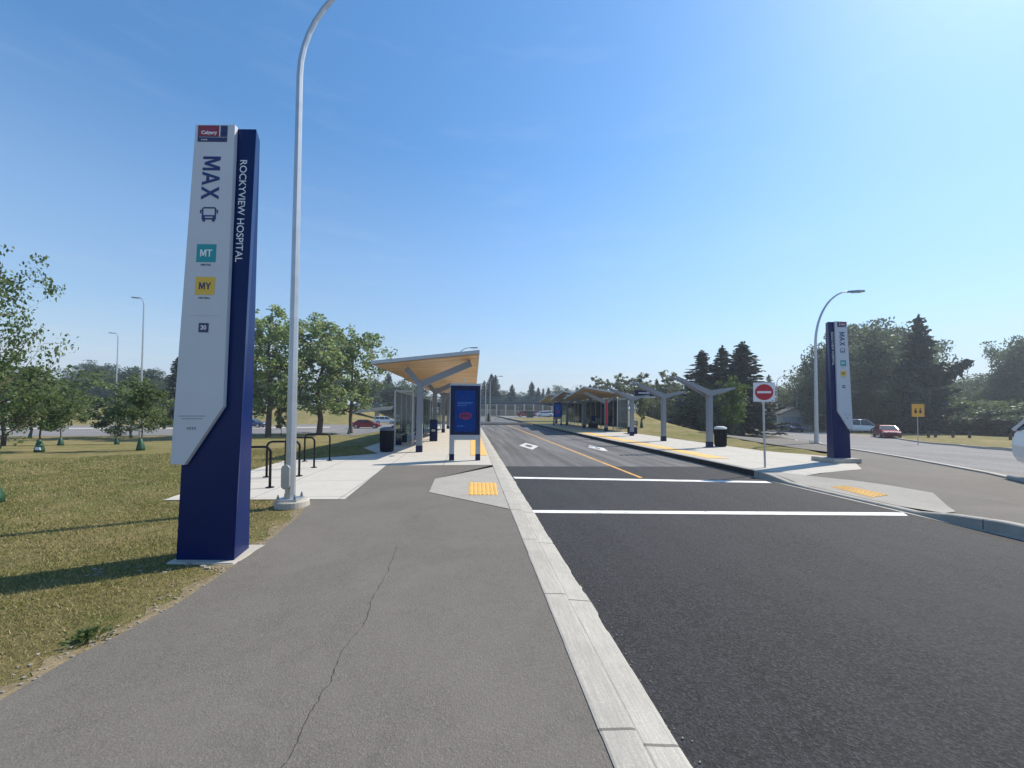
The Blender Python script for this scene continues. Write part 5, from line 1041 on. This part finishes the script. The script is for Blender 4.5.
# ---------------------------------------------------------------- grass blades, stones, soil
def blades():
    R = np.random.default_rng(4); N = 340000
    u = R.uniform(0, 1, N); ang = R.uniform(rad(95), rad(160), N); rr_ = 1.9 + 17 * u ** 1.5
    x = np.cos(ang) * rr_; y = np.sin(ang) * rr_ - .4
    ok = ~inpoly(x, y, path_poly) & ~inpoly(x, y, slab_l) & (x < .5) & ~((x > -3.05) & (x < -2.30) & (y > 4.15) & (y < 4.78))
    x, y = x[ok], y[ok]
    pe = np.array(path_left); d = np.full(len(x), 9.0)
    for a, b_ in zip(pe[:-1], pe[1:]):
        ab = b_ - a; t_ = np.clip(((x - a[0]) * ab[0] + (y - a[1]) * ab[1]) / (ab @ ab), 0, 1); d = np.minimum(d, np.hypot(x - a[0] - t_ * ab[0], y - a[1] - t_ * ab[1]))
    keep = R.uniform(0, 1, len(x)) < np.clip(.12 + d * 1.1, 0, 1) * (.45 + .55 * (np.sin(x * 2.1 + np.sin(y * 1.7) * 2) * np.cos(y * 1.9 + x) > -.35)); x, y, d = x[keep], y[keep], d[keep]
    n = len(x); dist = np.hypot(x, y); h = R.uniform(.010, .034, n) * (1 + .02 * dist) * np.clip(.45 + d, .4, 1); w = (.0016 + .00055 * dist) * R.uniform(.7, 1.5, n)
    a = R.uniform(0, 6.28, n); ln = R.uniform(.2, 1.1, n) * h; b = R.uniform(0, 6.28, n); z = T(x, y)
    V = np.zeros((n, 3, 3), np.float32); V[:, 0] = np.stack([x - np.cos(a) * w, y - np.sin(a) * w, z - .004], 1); V[:, 1] = np.stack([x + np.cos(a) * w, y + np.sin(a) * w, z - .004], 1); V[:, 2] = np.stack([x + np.cos(b) * ln, y + np.sin(b) * ln, z + h], 1)
    me = bpy.data.meshes.new('grass'); me.vertices.add(3 * n); me.vertices.foreach_set('co', V.ravel()); me.loops.add(3 * n); me.loops.foreach_set('vertex_index', np.arange(3 * n, dtype=np.int32)); me.polygons.add(n); me.polygons.foreach_set('loop_start', np.arange(0, 3 * n, 3, dtype=np.int32)); me.polygons.foreach_set('loop_total', np.full(n, 3, dtype=np.int32)); me.update()
    at = me.attributes.new('dryness', 'FLOAT', 'POINT'); pat = np.clip((np.sin(x * 1.7 + 2 * np.sin(y * 1.1)) + np.sin(y * 2.3 + x * .9) + R.normal(size=n) * .6) * .3, 0, .6)
    dr_ = np.clip(1.15 - d / .8 + R.normal(size=n) * .18, 0, 1) * .9; dr_ = np.clip(np.maximum(dr_, pat * (dist < 7)), 0, 1); at.data.foreach_set('value', np.repeat(dr_, 3).astype(np.float32)); me.materials.append(MATS['grass_blade']); o = link('grass', me, None); tag(o, 'short dry yellow-green mown grass on the left lawn', 'grass', kind='stuff')
    # bare soil margin and gravel beside the path
    pts_in = []; pts_out = []; rr3 = random.Random(8)
    for a_, b_ in zip(path_left[2:-1], path_left[3:]):
        for i in range(8): 
            q = Vector(a_).lerp(Vector(b_), i / 8); dd = (Vector(b_) - Vector(a_)).normalized(); nn_ = Vector((-dd.y, dd.x)); pts_out.append(tuple(q + nn_ * (.11 + .05 * math.sin(len(pts_out) * .9) + rr3.uniform(-.02, .04)))); pts_in.append(tuple(q - nn_ * .02))
    sheet('soil_margin', pts_in + pts_out[::-1], 'soil', .004, 2)
    g = MB(); 
    for i in range(190):
        k_ = rr3.randrange(2, len(path_left) - 1); q = Vector(path_left[k_]).lerp(Vector(path_left[k_ + 1]), rr3.random()); dd = (Vector(path_left[k_ + 1]) - Vector(path_left[k_])).normalized(); q += Vector((-dd.y, dd.x)) * abs(rr3.gauss(0, .13)); s_ = rr3.uniform(.003, .010)
        g.hexa([(q.x + sx * s_ * rr3.uniform(.6, 1.2), q.y + sy * s_ * rr3.uniform(.6, 1.2), .034 + sz * s_ * .8) for sz in (0, 1) for sx, sy in ((-1, -1), (1, -1), (1, 1), (-1, 1))])
    for i in range(16):
        s_ = rr3.uniform(.008, .022); qx, qy = rr3.uniform(-3.6, -2.5), rr3.uniform(4.0, 4.24)
        g.hexa([(qx + sx * s_ * rr3.uniform(.6, 1.3), qy + sy * s_ * rr3.uniform(.5, 1.1), .03 + sz * s_ * .7) for sz in (0, 1) for sx, sy in ((-1, -1), (1, -1), (1, 1), (-1, 1))])
    o = g.build('gravel', 'stone'); tag(o, 'loose pale pebbles along the edge of the path', 'gravel', kind='stuff')
blades()

hm_ = bpy.data.materials.new('haze'); hm_.use_nodes = True; hn = hm_.node_tree; hn.nodes.clear(); ho = hn.nodes.new('ShaderNodeOutputMaterial'); pv = hn.nodes.new('ShaderNodeVolumePrincipled')
pv.inputs['Color'].default_value = (.80, .88, 1, 1); pv.inputs['Density'].default_value = .0008; pv.inputs['Anisotropy'].default_value = .35; hn.links.new(pv.outputs[0], ho.inputs['Volume'])
MATS['haze'] = hm_
o = MB().box(-480, -60, -4.5, 480, 520, 24).build('haze', 'haze'); o['kind'] = 'stuff'; tag(o, 'thin pale summer haze over the whole scene', 'haze', kind='stuff'); SC.cycles.volume_bounces = 0


g = MB(); rg = random.Random(31)
for i in range(130):
    y = 1.2 + 9 * rg.random() ** 1.6; x = 1.0 + abs(rg.gauss(0, .06)); q_ = rg.uniform(.0015, .0045)
    g.hexa([(x + sx * q_ * rg.uniform(.6, 1.3), y + sy * q_ * rg.uniform(.6, 1.3), .004 + sz * q_) for sz in (0, 1) for sx, sy in ((-1, -1), (1, -1), (1, 1), (-1, 1))])
o = g.build('grit', 'stone'); tag(o, 'loose grit where the gutter meets the dark road', 'grit', kind='stuff')

R = np.random.default_rng(17); wp_ = G(88, 641, .03); n = 260; a_ = R.uniform(0, 6.28, n); r_ = np.abs(R.normal(size=n)) * .055
C_ = np.stack([np.cos(a_) * r_ * 1.4, np.sin(a_) * r_, .012 + .07 * R.uniform(0, 1, n) * np.exp(-r_ * 6)], 1); wd_ = np.stack([np.cos(a_), np.sin(a_), np.full(n, .8)], 1)
o = link('weed_clump', leaves_mesh('weed_clump', C_, .014, R, 'young_leaf', elong=2.4, dirs=wd_), None, None, wp_); tag(o, 'low green weeds at the dry lawn edge beside the path', 'weed', kind='stuff')
